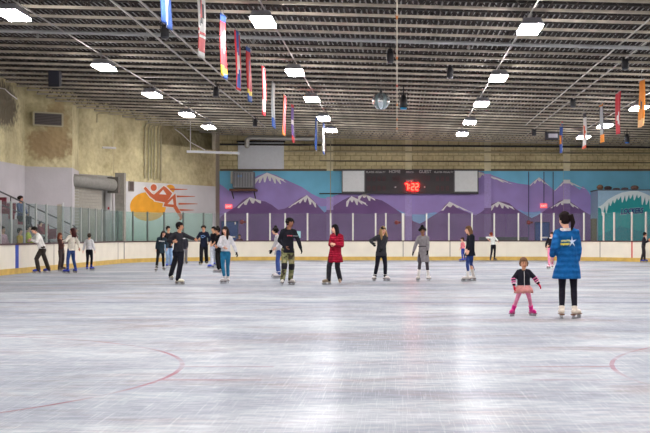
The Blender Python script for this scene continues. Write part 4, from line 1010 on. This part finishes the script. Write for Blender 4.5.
    # ---- gloves
    for i in (0, 1):
        gl = s.get('gloves')
        if gl:
            gl = gl[i] if isinstance(gl[0], (tuple, type(None))) or gl[0] is None else gl
        if gl:
            b = B(); d = (hands[i] - elb[i]).normalized(); pal = (Vector((0, 0, -1)) * .2 - Ra * (1 if i == 0 else -1)).normalized(); pal = (pal - d * pal.dot(d)).normalized()
            ac = d.cross(pal); ac = ac if ac.dot(Fw) > 0 else -ac
            handgeo(b, L0(hands[i]), d, ac, pal, H, .0045, .45); tube(b, [L0(hands[i] - d * .04 * H), L0(hands[i] + d * .01 * H)], [.021 * H, .018 * H], 10)
            fuse('glove', b, fab(gl), root, .0085, 1)
    # ---- skates
    sc = s.get('skate', (226, 222, 214)); sole = s.get('sole', (70, 52, 44)); shaft = s.get('shaft', .10)
    if sc:
        for i in (0, 1):
            A = ank[i]; z0 = A.z - .04 * H; f = fd[i]; c = Vector((A.x, A.y, z0))
            b = B(); k = H if not kid else H * 1.3
            tube(b, [L0(c - f * .022 * k + Vector((0,0,.026*k))), L0(c + f * .03 * k + Vector((0,0,.026*k))), L0(c + f * .082 * k + Vector((0,0,.023*k))), L0(c + f * .108 * k + Vector((0,0,.018*k)))], [.026*k, .026*k, .025*k, .018*k], 12)
            leg = (kn[i] - A).normalized(); tube(b, [L0(c - f * .012 * k + Vector((0,0,.02*k))), L0(A), L0(A + leg * (shaft - .02) * .6), L0(A + leg * (shaft - .02))], [.028*k, .027*k, .029*k, (.033 + s.get('loose', .006)*.6)*k], 12, round_=False)
            sk_ = fuse('skate', b, mat('boot_%d_%d_%d' % sc, sc, .4, var=.08, scale=6), root, .010, 1)
            b = B(); beam(b, L0(c - f * .045 * k + Vector((0, 0, -.002))), L0(c + f * .122 * k + Vector((0, 0, -.002))), .042 * k, .012); beam(b, L0(c - f * .045 * k + Vector((0,0,-.01))), L0(c - f * .005 * k + Vector((0,0,-.01))), .036 * k, .018)
            obj('boot_sole', b, mat('sole_%d' % sole[0], sole, .6), sk_)
            if LIFT > .03:
                b = B(); zb_ = z0 - base.z - LIFT
                q = lambda t, z: L0(c + f * t * k).xy.to_3d() + Vector((0, 0, zb_ + z))
                beam(b, q(-.06, .016), q(.125, .016), .006, .028); beam(b, q(.115, .03), q(.135, .045), .006, .03)
                for t0, t1 in ((-.04, .0), (.055, .105)): beam(b, q(t0, LIFT - .022), q(t1, LIFT - .022), .012, .045)
                obj('blade', b, mat('blade_steel', (150, 152, 158), .3, .8), sk_)
            if s.get('laces'):
                b = B()
                for q_ in range(4):
                    p0 = A + leg * (.01 + q_ * .022) + f * (.027 * k + .004); sd_ = Vector((-f.y, f.x, 0)) * .012 * k; tube(b, [L0(p0 - sd_), L0(p0 + sd_ + leg * .012)], .003, 5)
                obj('laces', b, wht, sk_)
    # ---- hair
    st_ = s.get('style', 'short'); b = B(); hh = hc
    if st_ != 'none':
        ell(b, hh + Uh * .014 * H * hs - Fh * .014 * H * hs, (hr[0] * 1.24, hr[1] * 1.06, hr[2] * 1.0), (Rh, Fh, Uh), 16, 12)
        ell(b, hh + Uh * hr[2] * .52 + Fh * hr[1] * .18, (hr[0] * .95, hr[1] * .80, hr[2] * .56), (Rh, Fh, Uh), 14, 10)
    rnd = random.Random(int(H * 1000) + int(s['head'][0]))
    if st_ in ('curly', 'updo'):
        for _ in range(26):
            a = rnd.uniform(0, 6.28); e = rnd.uniform(.15, 1.4); dirv = Rh * math.cos(a) * math.cos(e) + Fh * (math.sin(a) * math.cos(e) * .8 - .25) + Uh * math.sin(e)
            ell(b, hh + Vector(dirv.x * Vector((1,0,0)) + dirv.y * Vector((0,1,0)) + dirv.z * Vector((0,0,1))) * hr[1] * 1.12, (.026 * H * hs * .85,) * 3, None, 8, 6)
    if st_ == 'updo': ell(b, hh + Uh * hr[2] * 1.2 - Fh * hr[1] * .25, (.034 * H, .034 * H, .036 * H), None, 10, 8)
    if st_ == 'bun': ell(b, hh + Uh * hr[2] * .6 - Fh * hr[1] * 1.05, (.024 * H, .024 * H, .024 * H), None, 10, 8)
    ln = s.get('hlen', .22) * H
    if st_ in ('long', 'bob'):
        dn = Vector((0, 0, -1))
        for a in (-1.25, -.75, -.25, .25, .75, 1.25):
            p0 = hh + Uh * hr[2] * .2 + (Rh * math.sin(a) * hr[0] - Fh * math.cos(a) * hr[1] * .9)
            p1 = p0 + dn * ln * .45 + Rh * math.sin(a) * .006 * H - Fh * .004 * H; p2 = p0 + dn * ln + Rh * math.sin(a) * .004 * H
            out = (Rh * math.sin(a) - Fh * math.cos(a)); p1 = p1 + out * .012 * H; p2 = p2 + out * .02 * H
            tube(b, [p0, p1, p2], [.025 * H * hs, .027 * H * hs, .013 * H], 8)
        ell(b, hh - Fh * hr[1] * .75 - Vector((0, 0, ln * .38)), (hr[0] * 1.15, hr[1] * .55, ln * .6), None if False else (Rh, Fh, Vector((0,0,1))), 12, 8)
        for q in s.get('front', ()):                                  # strands falling over the chest, side +1 right / -1 left
            p0 = hh + Rh * q * hr[0] * .95 + Fh * hr[1] * .1 + Uh * hr[2] * .2; p1 = hh + Rh * q * hr[0] * 1.25 + dn * ln * .45 + Fh * hr[1] * .55; p2 = p1 + dn * ln * .55 + Fh * .012 * H
            tube(b, [p0, p1, p2], [.018 * H, .024 * H, .013 * H], 8)
    if st_ == 'pony':
        a0 = hh + Uh * hr[2] * .35 - Fh * hr[1] * 1.0; o_ = -Fh * .03 * H + Rh * s.get('ponyr', 0) * .02 * H
        tube(b, [a0, a0 + o_ + Uh * .008 * H, a0 + o_ * 1.5 - Vector((0, 0, ln * .5)), a0 + o_ * 1.1 - Vector((0, 0, ln))], [.016 * H, .024 * H, .024 * H, .009 * H], 10)
    if st_ != 'none': fuse('hair', b, hm, root, .0095, 1)
    if s.get('cap'):
        b = B(); ell(b, hh + Uh * hr[2] * .42 - Fh * .008 * H, (hr[0] * 1.22, hr[1] * 1.12, hr[2] * .72), (Rh, Fh, Uh), 16, 10)
        if s.get('brim'): rings(b, [(hh + Uh * hr[2] * .45 + Fh * hr[1] * .8, Rh * hr[0] * .9, Uh * .008 * H), (hh + Uh * hr[2] * .42 + Fh * hr[1] * 1.7, Rh * hr[0] * .7, Uh * .006 * H)], 12)
        fuse('cap', b, fab(s['cap']), root, .010, 1)
    if s.get('earmuffs'):
        b = B()
        for q in (-1, 1): ell(b, hh + Rh * q * hr[0] * 1.12, (.012 * H, .022 * H, .022 * H), (Rh, Fh, Uh), 10, 8)
        fuse('earmuffs', b, fab(s['earmuffs']), root, .009, 1)
    info = dict(root=root, base=base, P=P, S=S, U=U, Ra=Ra, Fa=Fa, Hc=Hc, hr=hr, H=H, hands=hands, elb=elb, kn=kn, ank=ank, fd=fd, T=T, g=g, tl=tl, L0=L0, D=D, Fh=Fh, Uh=Uh, Rh=Rh, hpj=hpj, shj=shj, Rt=Rt, Fw=Fw)
    return info
def chest_mark(i, name, bars, m, t=.72, off=.074, back=False, px=.01):
    """small printed marks (dashes too small to read) lying on the chest or back: bars are (x, z, w, h) in metres from the centre"""
    Fd = -i['Fa'] if back else i['Fa']; c = i['L0'](i['P'] + i['U'] * i['tl'] * t) + Fd * (off + i['g'] + .009) * i['H']
    X = i['Ra'] if not back else -i['Ra']; X = -X                   # reading direction
    b = B()
    for x, z, w_, h in bars:
        q = c + X * x + i['U'] * z; beam(b, q - X * w_ / 2, q + X * w_ / 2, h, .014, Fd)
    return obj(name, b, m, i['root'])
def word_bars(n, w_, h, z=0, seed=1):
    rr = random.Random(seed); x = -w_ / 2; out = []; st = w_ / n
    for k in range(n):
        out.append((x + st * .5, z + (rr.random() - .5) * h * .2, st * .68, h * (.75 + .25 * rr.random()))); x += st
    return out
CAMO = mat('camouflage_cloth', (104, 106, 76), .9, var=.0, scale=9, bump=.4, bscale=22, spec=.15)
_r = CAMO.node_tree.nodes.new('ShaderNodeValToRGB'); _r.color_ramp.interpolation = 'CONSTANT'
_r.color_ramp.elements[0].position = 0; _r.color_ramp.elements[0].color = (*lin((64, 58, 48)), 1); _r.color_ramp.elements[1].position = .43; _r.color_ramp.elements[1].color = (*lin((112, 116, 78)), 1)
_e = _r.color_ramp.elements.new(.58); _e.color = (*lin((142, 136, 104)), 1)
_n = [n for n in CAMO.node_tree.nodes if n.type == 'TEX_NOISE'][0]; _n.inputs['Detail'].default_value = 1
CAMO.node_tree.links.new(_n.outputs[0], _r.inputs[0]); CAMO.node_tree.links.new(_r.outputs[0], CAMO.node_tree.nodes['Principled BSDF'].inputs['Base Color'])
# every figure below is traced from the photograph: pixel columns of hips, shoulders and head, pixel points of hands and feet
person(dict(label='boy in white sweatshirt and brown trousers leaning on the side boards', D=42.7, feet=[(36.8, 273.4), (47.0, 272.6)], H=1.68, face=-65, hface=-35, hip=42.3, sh=37.4, head=(34.0, 229),
            hands=[(27.5, 242, .6), (29.5, 241.2, -.1)], top=(232, 230, 226), legs=(92, 82, 76), loose=.016, skate=(46, 66, 196), sole=(40, 40, 60), style='curly', hair=(36, 26, 24), skin='light', hem=248.5, sg=.016, jg=.02, topname='sweatshirt', crouch=.97))
person(dict(label='young person with reddish hair and brown coat standing against the side boards', feet=[(60, 271.3), (63, 270.6)], H=1.38, face=70, hface=60, hip=61.3, sh=60.8, head=(60.3, 236), hands=[(63, 252, 0), (64, 247, 0)],
            top=(96, 62, 58), legs=(86, 72, 72), loose=.014, skate=(80, 70, 80), style='long', hlen=.14, hair=(112, 50, 34), skin='tan', hem=250))
person(dict(label='woman in cream sweater and blue jeans with auburn hair beside the boards', feet=[(75, 272.9), (66.3, 273.5)], H=1.55, face=-120, hface=-95, hip=71.2, sh=72, head=(72.6, 232), hands=[(80.3, 250, 0), (61.5, 242.5, -.1)], fem=True,
            top=(214, 208, 196), legs=(48, 70, 124), loose=.006, skate=(44, 62, 190), sole=(40, 40, 60), style='long', hlen=.15, hair=(92, 36, 36), skin='light', hem=250.5, jg=.02, sg=.016, topname='sweater'))
person(dict(label='child in light grey sweater and black leggings skating away along the boards', feet=[(92, 270.3), (86.8, 270.5)], H=1.36, face=178, hip=89.3, sh=89.2, head=(89.5, 236), hands=[(95.2, 252.5, 0), (82.6, 252.5, 0)], toes=(25, -25),
            top=(196, 196, 200), legs=(30, 30, 42), skate=(50, 66, 190), sole=(40, 40, 60), style='bun', hair=(92, 74, 56), skin='light', hem=249.5, jg=.02, sg=.016, topname='sweater', fem=True))
i = person(dict(label='girl in dark teal jacket and black leggings with long dark hair', feet=[(156, 271.6), (164, 270.4)], H=1.47, face=15, hface=25, hip=160.6, sh=161.8, head=(163.6, 234), hands=[(155.8, 251.5, 0), (167.3, 250.5, -.1)], fem=True,
            top=(58, 76, 90), legs=(26, 26, 32), skate=(170, 168, 168), style='long', hlen=.2, front=(1,), hair=(48, 32, 28), skin='light', hem=253, jg=.022, sg=.016))
chest_mark(i, 'chest_lettering', word_bars(7, .22, .045), wht, .74, .078)
person(dict(label='teenager in pale jeans and blue skates mostly behind the girl in the teal jacket', feet=[(167, 267.2), (171.5, 267)], H=1.68, face=20, hface=50, hip=168.6, sh=168.4, head=(168.4, 228), hands=[(165, 246, 0), (172, 246, 0)],
            top=(44, 44, 50), legs=(142, 172, 206), loose=.014, skate=(44, 66, 200), sole=(40, 40, 60), style='short', hair=(34, 26, 24), skin='olive', hem=248))
person(dict(label='skater in grey trousers half hidden behind the arm of the dark grey jacket', feet=[(183, 264.6), (186.6, 264.3)], H=1.36, face=10, hip=184.6, sh=184, head=(182.5, 236), hands=[(181.5, 250, 0), (187.3, 249.5, 0)],
            top=(70, 70, 82), legs=(140, 140, 146), loose=.014, skate=(60, 56, 44), style='short', hair=(40, 30, 26), skin='tan', hem=249))
i = person(dict(label='skater in dark grey jacket and black trousers with one arm stretched out', D=33.6, feet=[(171.3, 281.5), (179.6, 284.5)], H=1.66, face=42, hface=70, hip=178.3, sh=179.2, head=(180.0, 227), hands=[(173.0, 243.5, -.35), (198.0, 240.6, -.25)], fface=48,
            top=(62, 62, 70), legs=(34, 34, 48), loose=.014, skate=(226, 224, 206), sole=(90, 70, 50), style='curly', hair=(30, 24, 26), skin='tan', hem=251.5, jg=.012, poles=[(-1, .3, -.5), None], fem=True, flift=[.04, 0]))
chest_mark(i, 'chest_mark', [(.07, 0, .07, .02)], wht, .74, .076)
i = person(dict(label='boy in navy sweatshirt with pale blue print and dark trousers', feet=[(200.6, 264.9), (206.9, 264.6)], H=1.74, face=0, hface=-5, hip=203.8, sh=203.7, head=(203.6, 228.4), hands=[(198.2, 240.6, -.3), (209.3, 244.0, -.25)],
            top=(34, 42, 66), legs=(34, 34, 42), loose=.02, skate=(40, 38, 36), sole=(160, 140, 60), style='curly', hair=(52, 36, 28), skin='tan', hem=247, jg=.022, sg=.018, topname='sweatshirt'))
chest_mark(i, 'chest_print', [(-.08, .02, .05, .05), (0, .04, .09, .03), (.07, 0, .06, .05), (-.02, -.05, .11, .03)], mat('print_blue', (110, 146, 200), .8), .68, .08)
person(dict(label='boy in black shirt and pale grey jeans stepping forward on a blue skate', feet=[(210.8, 268.2), (215, 265.8)], H=1.66, face=-45, hip=213.6, sh=213.8, head=(213.4, 230.3), hands=[(210.6, 245.5, -.2), (212.6, 246, -.3)],
            top=(32, 30, 38), legs=(166, 172, 186), loose=.014, skate=(48, 70, 200), sole=(40, 40, 60), style='short', hair=(34, 26, 26), skin='olive', hem=246.5, cuff=.1, topname='shirt'))
person(dict(label='skater all in black with a high dark bun just behind the light grey hoodie', feet=[(217.0, 272.7), (219.4, 272.2)], H=1.58, face=-60, hip=218.6, sh=218.2, head=(217.2, 232), hands=[(215.5, 247, -.2), (218, 248, -.2)], fem=True,
            top=(30, 28, 34), legs=(28, 27, 33), loose=.012, skate=(196, 194, 194), style='updo', hair=(34, 26, 28), skin='tan', hem=251))
person(dict(label='woman in light grey hoodie and teal blue jeans with long dark hair', feet=[(223.4, 283.6), (228.4, 283.2)], H=1.54, face=-8, hface=-12, hip=225.6, sh=226, head=(225.1, 232), hands=[(224.2, 249.6, -.25), (237.6, 255.3, -.05)], poles=[(-1, .2, -.4), (.4, .6, 0)],
            top=(200, 200, 206), legs=(38, 104, 140), loose=.002, skate=(196, 192, 194), style='long', hlen=.26, front=(-1,), hair=(52, 34, 36), skin='light', hem=251.2, jg=.016, sg=.014, fem=True, gloves=[None, (50, 48, 46)], hood=True, topname='hoodie', toes=(20, -20)))
person(dict(label='girl in pale grey sweatshirt and blue jeans seen side on, dark hair pinned up', D=38.3, feet=[(276.2, 277.6), (277.6, 278.6)], H=1.56, face=-88, hip=278.8, sh=277.3, head=(275.0, 229.8), hands=[(270.6, 253, .1), (275.5, 250, -.3)], poles=[(1, 0, -.2), (1, 0, -.3)],
            top=(186, 186, 192), legs=(48, 70, 126), loose=.008, skate=(190, 188, 190), style='updo', hair=(34, 26, 28), skin='light', hem=255.0, jg=.02, sg=.018, fem=True, gloves=[(34, 32, 36), None], topname='sweatshirt', toes=(0, 0)))
i = person(dict(label='boy in black hoodie and camouflage trousers with black knees', feet=[(282.3, 285.2), (291.6, 284.9)], H=1.77, face=18, hface=48, hip=287.8, sh=288.6, head=(290.2, 223.6), hands=[(285.6, 250, -.1), (302.6, 253, -.1)], poles=[(-1, .4, -.3), (.5, .6, 0)],
            top=(38, 40, 50), legs=(128, 130, 92), legmat=CAMO, patches=(44, 44, 52), loose=.012, skate=(214, 210, 206), style='curly', hair=(28, 24, 26), skin='brown', hem=252.7, jg=.016, sg=.012, gloves=[None, (26, 26, 30)], hood=True, topname='hoodie'))
chest_mark(i, 'chest_lettering', word_bars(4, .15, .035), mat('print_red', (168, 74, 86), .8), .73, .079)
o = chest_mark(i, 'chest_lettering', [(x + .16, z, w_, h) for x, z, w_, h in word_bars(4, .14, .03, 0, 4)], mat('print_grey', (110, 112, 118), .8), .73, .077)
i = person(dict(label='woman in red padded coat with fur hood and long black hair', feet=[(326.8, 284.6), (339.9, 284.4)], H=1.6, face=-25, hface=-62, hip=335.2, sh=336.8, head=(334.5, 229.4), hands=[(331.3, 245.9, -.3), (333.2, 246.2, -.3)], fem=True,
            top=(152, 24, 50), quilt=5, legs=(58, 56, 66), loose=.014, skate=(128, 112, 92), sole=(190, 180, 160), style='long', hlen=.3, hair=(26, 20, 26), skin='light', hem=262.3, jg=.036, sg=.026, flare=.032, toes=(30, -20)))
b = B(); L = i['L0']; S_ = i['S']; pts = [L(S_ - i['Fa'] * .05 * 1.6 * math.cos(a) * .6 + i['Ra'] * -1 * .075 * 1.6 * math.sin(a) - i['Fa'] * .06 - i['U'] * .02 + Vector((0, 0, .05 * math.cos(a)))) for a in [-1.5 + .3 * q for q in range(11)]]
tube(b, pts, .036, 8); fuse('fur_hood', b, mat('fur_tan', (190, 168, 148), .95, var=.3, scale=40, bump=1, bscale=60), i['root'], .012, 1)
person(dict(label='woman in dark grey coat and black cap with long blond hair', feet=[(374.2, 281), (386.4, 281)], H=1.56, face=12, hface=28, hip=381.2, sh=382.2, head=(383.3, 231), hands=[(372.0, 245.8, -.25), (381, 251.5, -.3)], poles=[(-1, .6, -.1), (1, .4, -.6)], fem=True,
            top=(72, 72, 80), legs=(34, 36, 50), loose=.008, skate=(212, 208, 206), style='long', hlen=.22, front=(1, -1), hair=(172, 138, 96), skin='light', cap=(30, 28, 32), hem=255.8, jg=.022, sg=.018, gloves=(34, 32, 38), toes=(30, -30)))
person(dict(label='woman in long belted grey tweed coat and tall white skates', feet=[(418.0, 281.2), (428.8, 280.8)], H=1.54, face=0, hip=423.3, sh=423, head=(422.4, 230), hands=[(411.8, 256, 0), (427.8, 253.5, -.25)], fem=True,
            top=(132, 128, 132), legs=(96, 88, 96), tights=True, loose=.002, skate=(222, 218, 214), shaft=.24, style='updo', hair=(26, 22, 24), skin='brown', hem=262.0, jg=.014, sg=.014, flare=.03, belt=(96, 92, 98), gloves=(30, 28, 32), toes=(18, -18)))
person(dict(label='woman in black jacket and blue jeans with a brown ponytail and tall pale skates', feet=[(466.2, 281.5), (471.8, 281)], H=1.58, face=-72, hip=470.2, sh=470.8, head=(468.2, 229.6), hands=[(466.0, 253.5, -.2), (467.4, 255, -.35)], fem=True,
            top=(36, 40, 54), legs=(46, 64, 120), loose=.002, skate=(212, 206, 202), shaft=.27, tend=.2, style='long', hlen=.13, hair=(128, 94, 66), skin='light', hem=255.8, jg=.024, sg=.022, toes=(5, -5), poles=[(1, .3, -.3), (1, -.3, -.3)]))
person(dict(label='small child in pink top half hidden behind the woman in the black jacket', feet=[(461.8, 261.8), (464.6, 261.4)], H=1.2, kid=True, face=-60, hip=463, sh=462.6, head=(462.4, 240.5), hands=[(460, 250, 0), (463, 250, 0)],
            top=(226, 132, 142), legs=(50, 70, 150), skate=(50, 74, 180), style='short', hair=(96, 66, 52), skin='light', hem=249))
person(dict(label='child in white shirt and black leggings by the far boards, reddish hair', feet=[(495.0, 261.0), (490.6, 261.3)], H=1.46, face=150, hface=-110, hip=493.3, sh=492.6, head=(490.9, 233), hands=[(499.3, 242.5, 0), (488.6, 241.5, 0)],
            top=(214, 218, 216), legs=(34, 34, 46), skate=(50, 50, 80), style='short', hair=(150, 66, 50), skin='light', hem=243.2, topname='shirt', cuff=.1, fem=True))
# the child in the pink skirt holding out her arms
i = person(dict(label='little girl in black zip jacket, pink skirt and magenta boots on the ice', feet=[(512.2, 316.2), (532.4, 316.0)], H=.985, kid=True, face=0, hface=6, hip=523.8, sh=523.6, head=(523.8, 263), hands=[(513.2, 289.0, -.04), (542.3, 288.4, -.04)], poles=[(-1, .3, 0), (1, .3, .4)],
            top=(44, 44, 56), legs=(206, 126, 156), tights=True, loose=.003, skate=(206, 26, 130), sole=(150, 20, 96), shaft=.12, style='short', hair=(128, 92, 68), skin='tan', hem=286.5, jg=.05, sg=.02, flare=.004, zip=True, gloves=(204, 34, 66), toes=(22, -22), vox=.006, lift=.055, crouch=.93))
b = B(); D_ = i['D']; P_ = i['P']; LL = i['L0']; zt = at(0, 285.2, D_).z; zl = at(0, 292.6, D_).z; n = 40; r0 = []; r1 = []; r2 = []
for k_ in range(n):
    a = 2 * math.pi * k_ / n; c, s_ = math.cos(a), math.sin(a); wv = 1 + .07 * math.sin(a * 9)
    r0.append(b.verts.new(LL(Vector((P_.x + .102 * c, P_.y + .085 * s_, zt))))); r1.append(b.verts.new(LL(Vector((P_.x + .142 * c * wv, P_.y + .125 * s_ * wv, (zt + zl) / 2 + .012))))); r2.append(b.verts.new(LL(Vector((P_.x + .158 * c * wv, P_.y + .145 * s_ * wv, zl + .012 * math.sin(a * 9 + 1))))))
for A_, B_ in ((r0, r1), (r1, r2)):
    for k_ in range(n): b.faces.new((A_[k_], A_[(k_+1) % n], B_[(k_+1) % n], B_[k_]))
b.faces.new(r0)
o = obj('skirt', b, fab((206, 142, 138)), i['root'], True); o.modifiers.new('s', 'SOLIDIFY').thickness = .008
for q in (0, 1):
    e, h = i['elb'][q], i['hands'][q]; d = (h - e).normalized()
    for t, m_ in ((.02, (228, 120, 168)), (.36, (228, 120, 168)), (.62, (238, 190, 208))):
        b = B(); c = e.lerp(h, t); tube(b, [LL(c - d * .009), LL(c + d * .009)], [(.0425 - .008 * t) * .985 + .003] * 2, 14, round_=False); obj('sleeve_stripe', b, fab(m_), i['root'], True)
b = B(); c = i['Hc'] - i['Uh'] * i['hr'][2] * .1
for q in (-1, 1): tube(b, [LL(i['Hc'] + i['Uh'] * i['hr'][2] * .55 + i['Rh'] * q * i['hr'][0] * .75), LL(i['Hc'] + i['Rh'] * q * i['hr'][0] * 1.08 - i['Fh'] * .01), LL(i['Hc'] - i['Uh'] * i['hr'][2] * .55 + i['Rh'] * q * i['hr'][0] * 1.02 - i['Fh'] * .01)], [.018, .02, .01], 8)
fuse('side_hair', b, mat('hair_128_92_68', (108, 78, 58), .75), i['root'], .008, 1)
# the woman in the long blue coat, seen from behind
i = person(dict(label='woman in long blue padded coat seen from behind, dark ponytail, white skates', feet=[(576.3, 318.4), (561.2, 318.2)], H=1.68, face=172, hface=215, hip=567.6, sh=566.4, head=(564.2, 218), hands=[(577.5, 266, .1), (550.6, 261, .05)], poles=[(.25, -1, -.2), (-.15, -1, -.2)], fem=True,
            top=(22, 90, 150), quilt=3.4, legs=(42, 40, 54), tights=True, loose=.002, skate=(216, 206, 192), sole=(120, 84, 60), shaft=.08, style='pony', hlen=.135, ponyr=.9, hair=(44, 28, 30), skin='light', hem=278.6, jg=.034, sg=.026, waist=.024, flare=.034, collar=(232, 226, 226), collarname='fur_collar', toes=(28, -10), laces=True, vox=.0075, hemx=-.02, nod=-.1))
bk = lambda x, z: None
chest_mark(i, 'back_lettering', [(x - .02, z, w_, h) for x, z, w_, h in word_bars(8, .15, .034, .025, 3)], mat('print_pale_yellow', (196, 206, 120), .8), .66, .074, back=True)
chest_mark(i, 'back_lettering', [(x - .03, z, w_, h) for x, z, w_, h in word_bars(7, .15, .036, -.03, 6)], mat('print_yellow', (224, 212, 50), .8), .66, .074, back=True)
cc = i['L0'](i['P'] + i['U'] * i['tl'] * .67) - i['Fa'] * (.076 + .0245 + .006) * i['H'] + i['Ra'] * .085
b = B(); vs = []
for k_ in range(10):
    a = math.pi / 2 + k_ * math.pi / 5; r_ = .085 if k_ % 2 == 0 else .022
    vs.append(b.verts.new(cc + i['Ra'] * math.cos(a) * r_ * .9 + i['U'] * math.sin(a) * r_ * 1.15))
b.faces.new(vs); o = obj('back_star', b, mat('print_star', (196, 214, 238), .8), i['root']); o.modifiers.new('s', 'SOLIDIFY').thickness = .012
b = B(); vs = [b.verts.new(v.co.copy()) for v in ()]
person(dict(label='girl in black vest and pink leggings partly behind the blue coat', feet=[(548.6, 268.8), (552.4, 268.2)], H=1.42, face=-20, hface=-40, hip=550.8, sh=551.2, head=(551.8, 233), hands=[(545.6, 249.5, 0), (548, 247, -.25)],
            top=(42, 40, 50), legs=(226, 138, 166), loose=.008, skate=(226, 190, 204), style='long', hlen=.12, hair=(60, 44, 42), skin='light', hem=247.5, fem=True, collar=(226, 220, 222), collarname='fur_collar'))
person(dict(label='child in dark outfit and blue skates holding the boards by the teal wall', D=59.6, feet=[(642.3, 262.5), (645.5, 262.3)], H=1.44, face=80, hip=643.4, sh=644.2, head=(645.0, 234), hands=[(650.2, 241.6, -.1), (649.6, 240.6, .2)], poles=[(0, 0, -1), (0, 0, -1)],
            top=(56, 54, 66), legs=(80, 74, 80), loose=.012, skate=(44, 66, 180), sole=(40, 40, 60), style='short', hair=(30, 24, 24), cap=(34, 32, 36), skin='tan', hem=245))
# spectators behind the glass
def spectator(label, px, X, Y, zseat, H, face, top, legs, hair, style='short', seated=True, **kw):
    p0 = Vector((X, Y, zseat)); pxx = PX + F * X / Y
    fa = R(face); Fw = Vector((math.sin(fa), -math.cos(fa), 0)); Rt = Vector((Fw.y, -Fw.x, 0))
    if seated: feet = [p0 + Fw * .42 + Rt * .1 + Vector((0, 0, -.42)), p0 + Fw * .42 - Rt * .1 + Vector((0, 0, -.42))]
    else: feet = [p0 + Rt * .1, p0 - Rt * .1]
    zb = feet[0].z; sc = F / Y; hz = zseat + (.12 if seated else .55 * H)
    hy = PY - (hz - CAMH) * sc; e = (Rt * .16 + Fw * .25); e2 = (-Rt * .16 + Fw * .25)
    s = dict(label=label, D=Y, feet=[(pxx, 300), (pxx, 300)], feet3=feet, bx=pxx, H=H, face=face, hip=pxx, sh=pxx, head=(pxx, 0), hands=[(PX + F * (X + e.x) / Y, hy, e.y), (PX + F * (X + e2.x) / Y, hy, e2.y)], top=top, legs=legs, hair=hair, style=style,
             zb=0, lift=.02, skate=(60, 56, 60), shaft=.06, loose=.012, toes=(8, -8), hem=None)
    s['pz'] = zseat + .09 if seated else zseat + .02 + .5 * H
    s.update(kw); return person(s)
spectator('spectator in blue jacket sitting high on the bleacher behind the side glass', 21, -14.64, 46.7, 1.98, 1.68, 60, (70, 84, 128), (60, 58, 72), (56, 44, 40), 'curly')
spectator('spectator in wine red jacket sitting on a lower step than the blue jacket', 28, -14.85, 48.3, 1.41, 1.35, 70, (90, 36, 56), (50, 48, 62), (30, 24, 28))
spectator('spectator in red top sitting lowest on the bleacher', 40, -14.67, 49.4, 1.22, 1.3, 80, (140, 44, 62), (60, 52, 60), (40, 30, 30))
spectator('person in pale pink jacket standing behind the first side glass panes', 3, -13.9, 42.3, .02, 1.66, 70, (206, 166, 182), (70, 60, 72), (96, 70, 60), 'long', seated=False)
spectator('person in mustard yellow top standing behind the side glass', 20, -13.95, 44.4, .02, 1.6, 80, (196, 162, 56), (60, 50, 60), (60, 40, 40), seated=False)
spectator('person in lime yellow top behind the boy in the white sweatshirt', 28.5, -13.95, 45.4, .02, 1.74, 100, (196, 206, 60), (60, 50, 60), (40, 32, 34), seated=False)
spectator('person in maroon top walking behind the glass near the gate post', 76, -13.95, 52.0, .02, 1.68, 100, (124, 48, 62), (58, 50, 60), (60, 34, 32), seated=False)
spectator('child in maroon top behind the far glass next to the blue door', 240, -8.7, 66.3, 0.02, 1.38, 0, (110, 62, 84), (66, 56, 84), (90, 52, 50), seated=False)
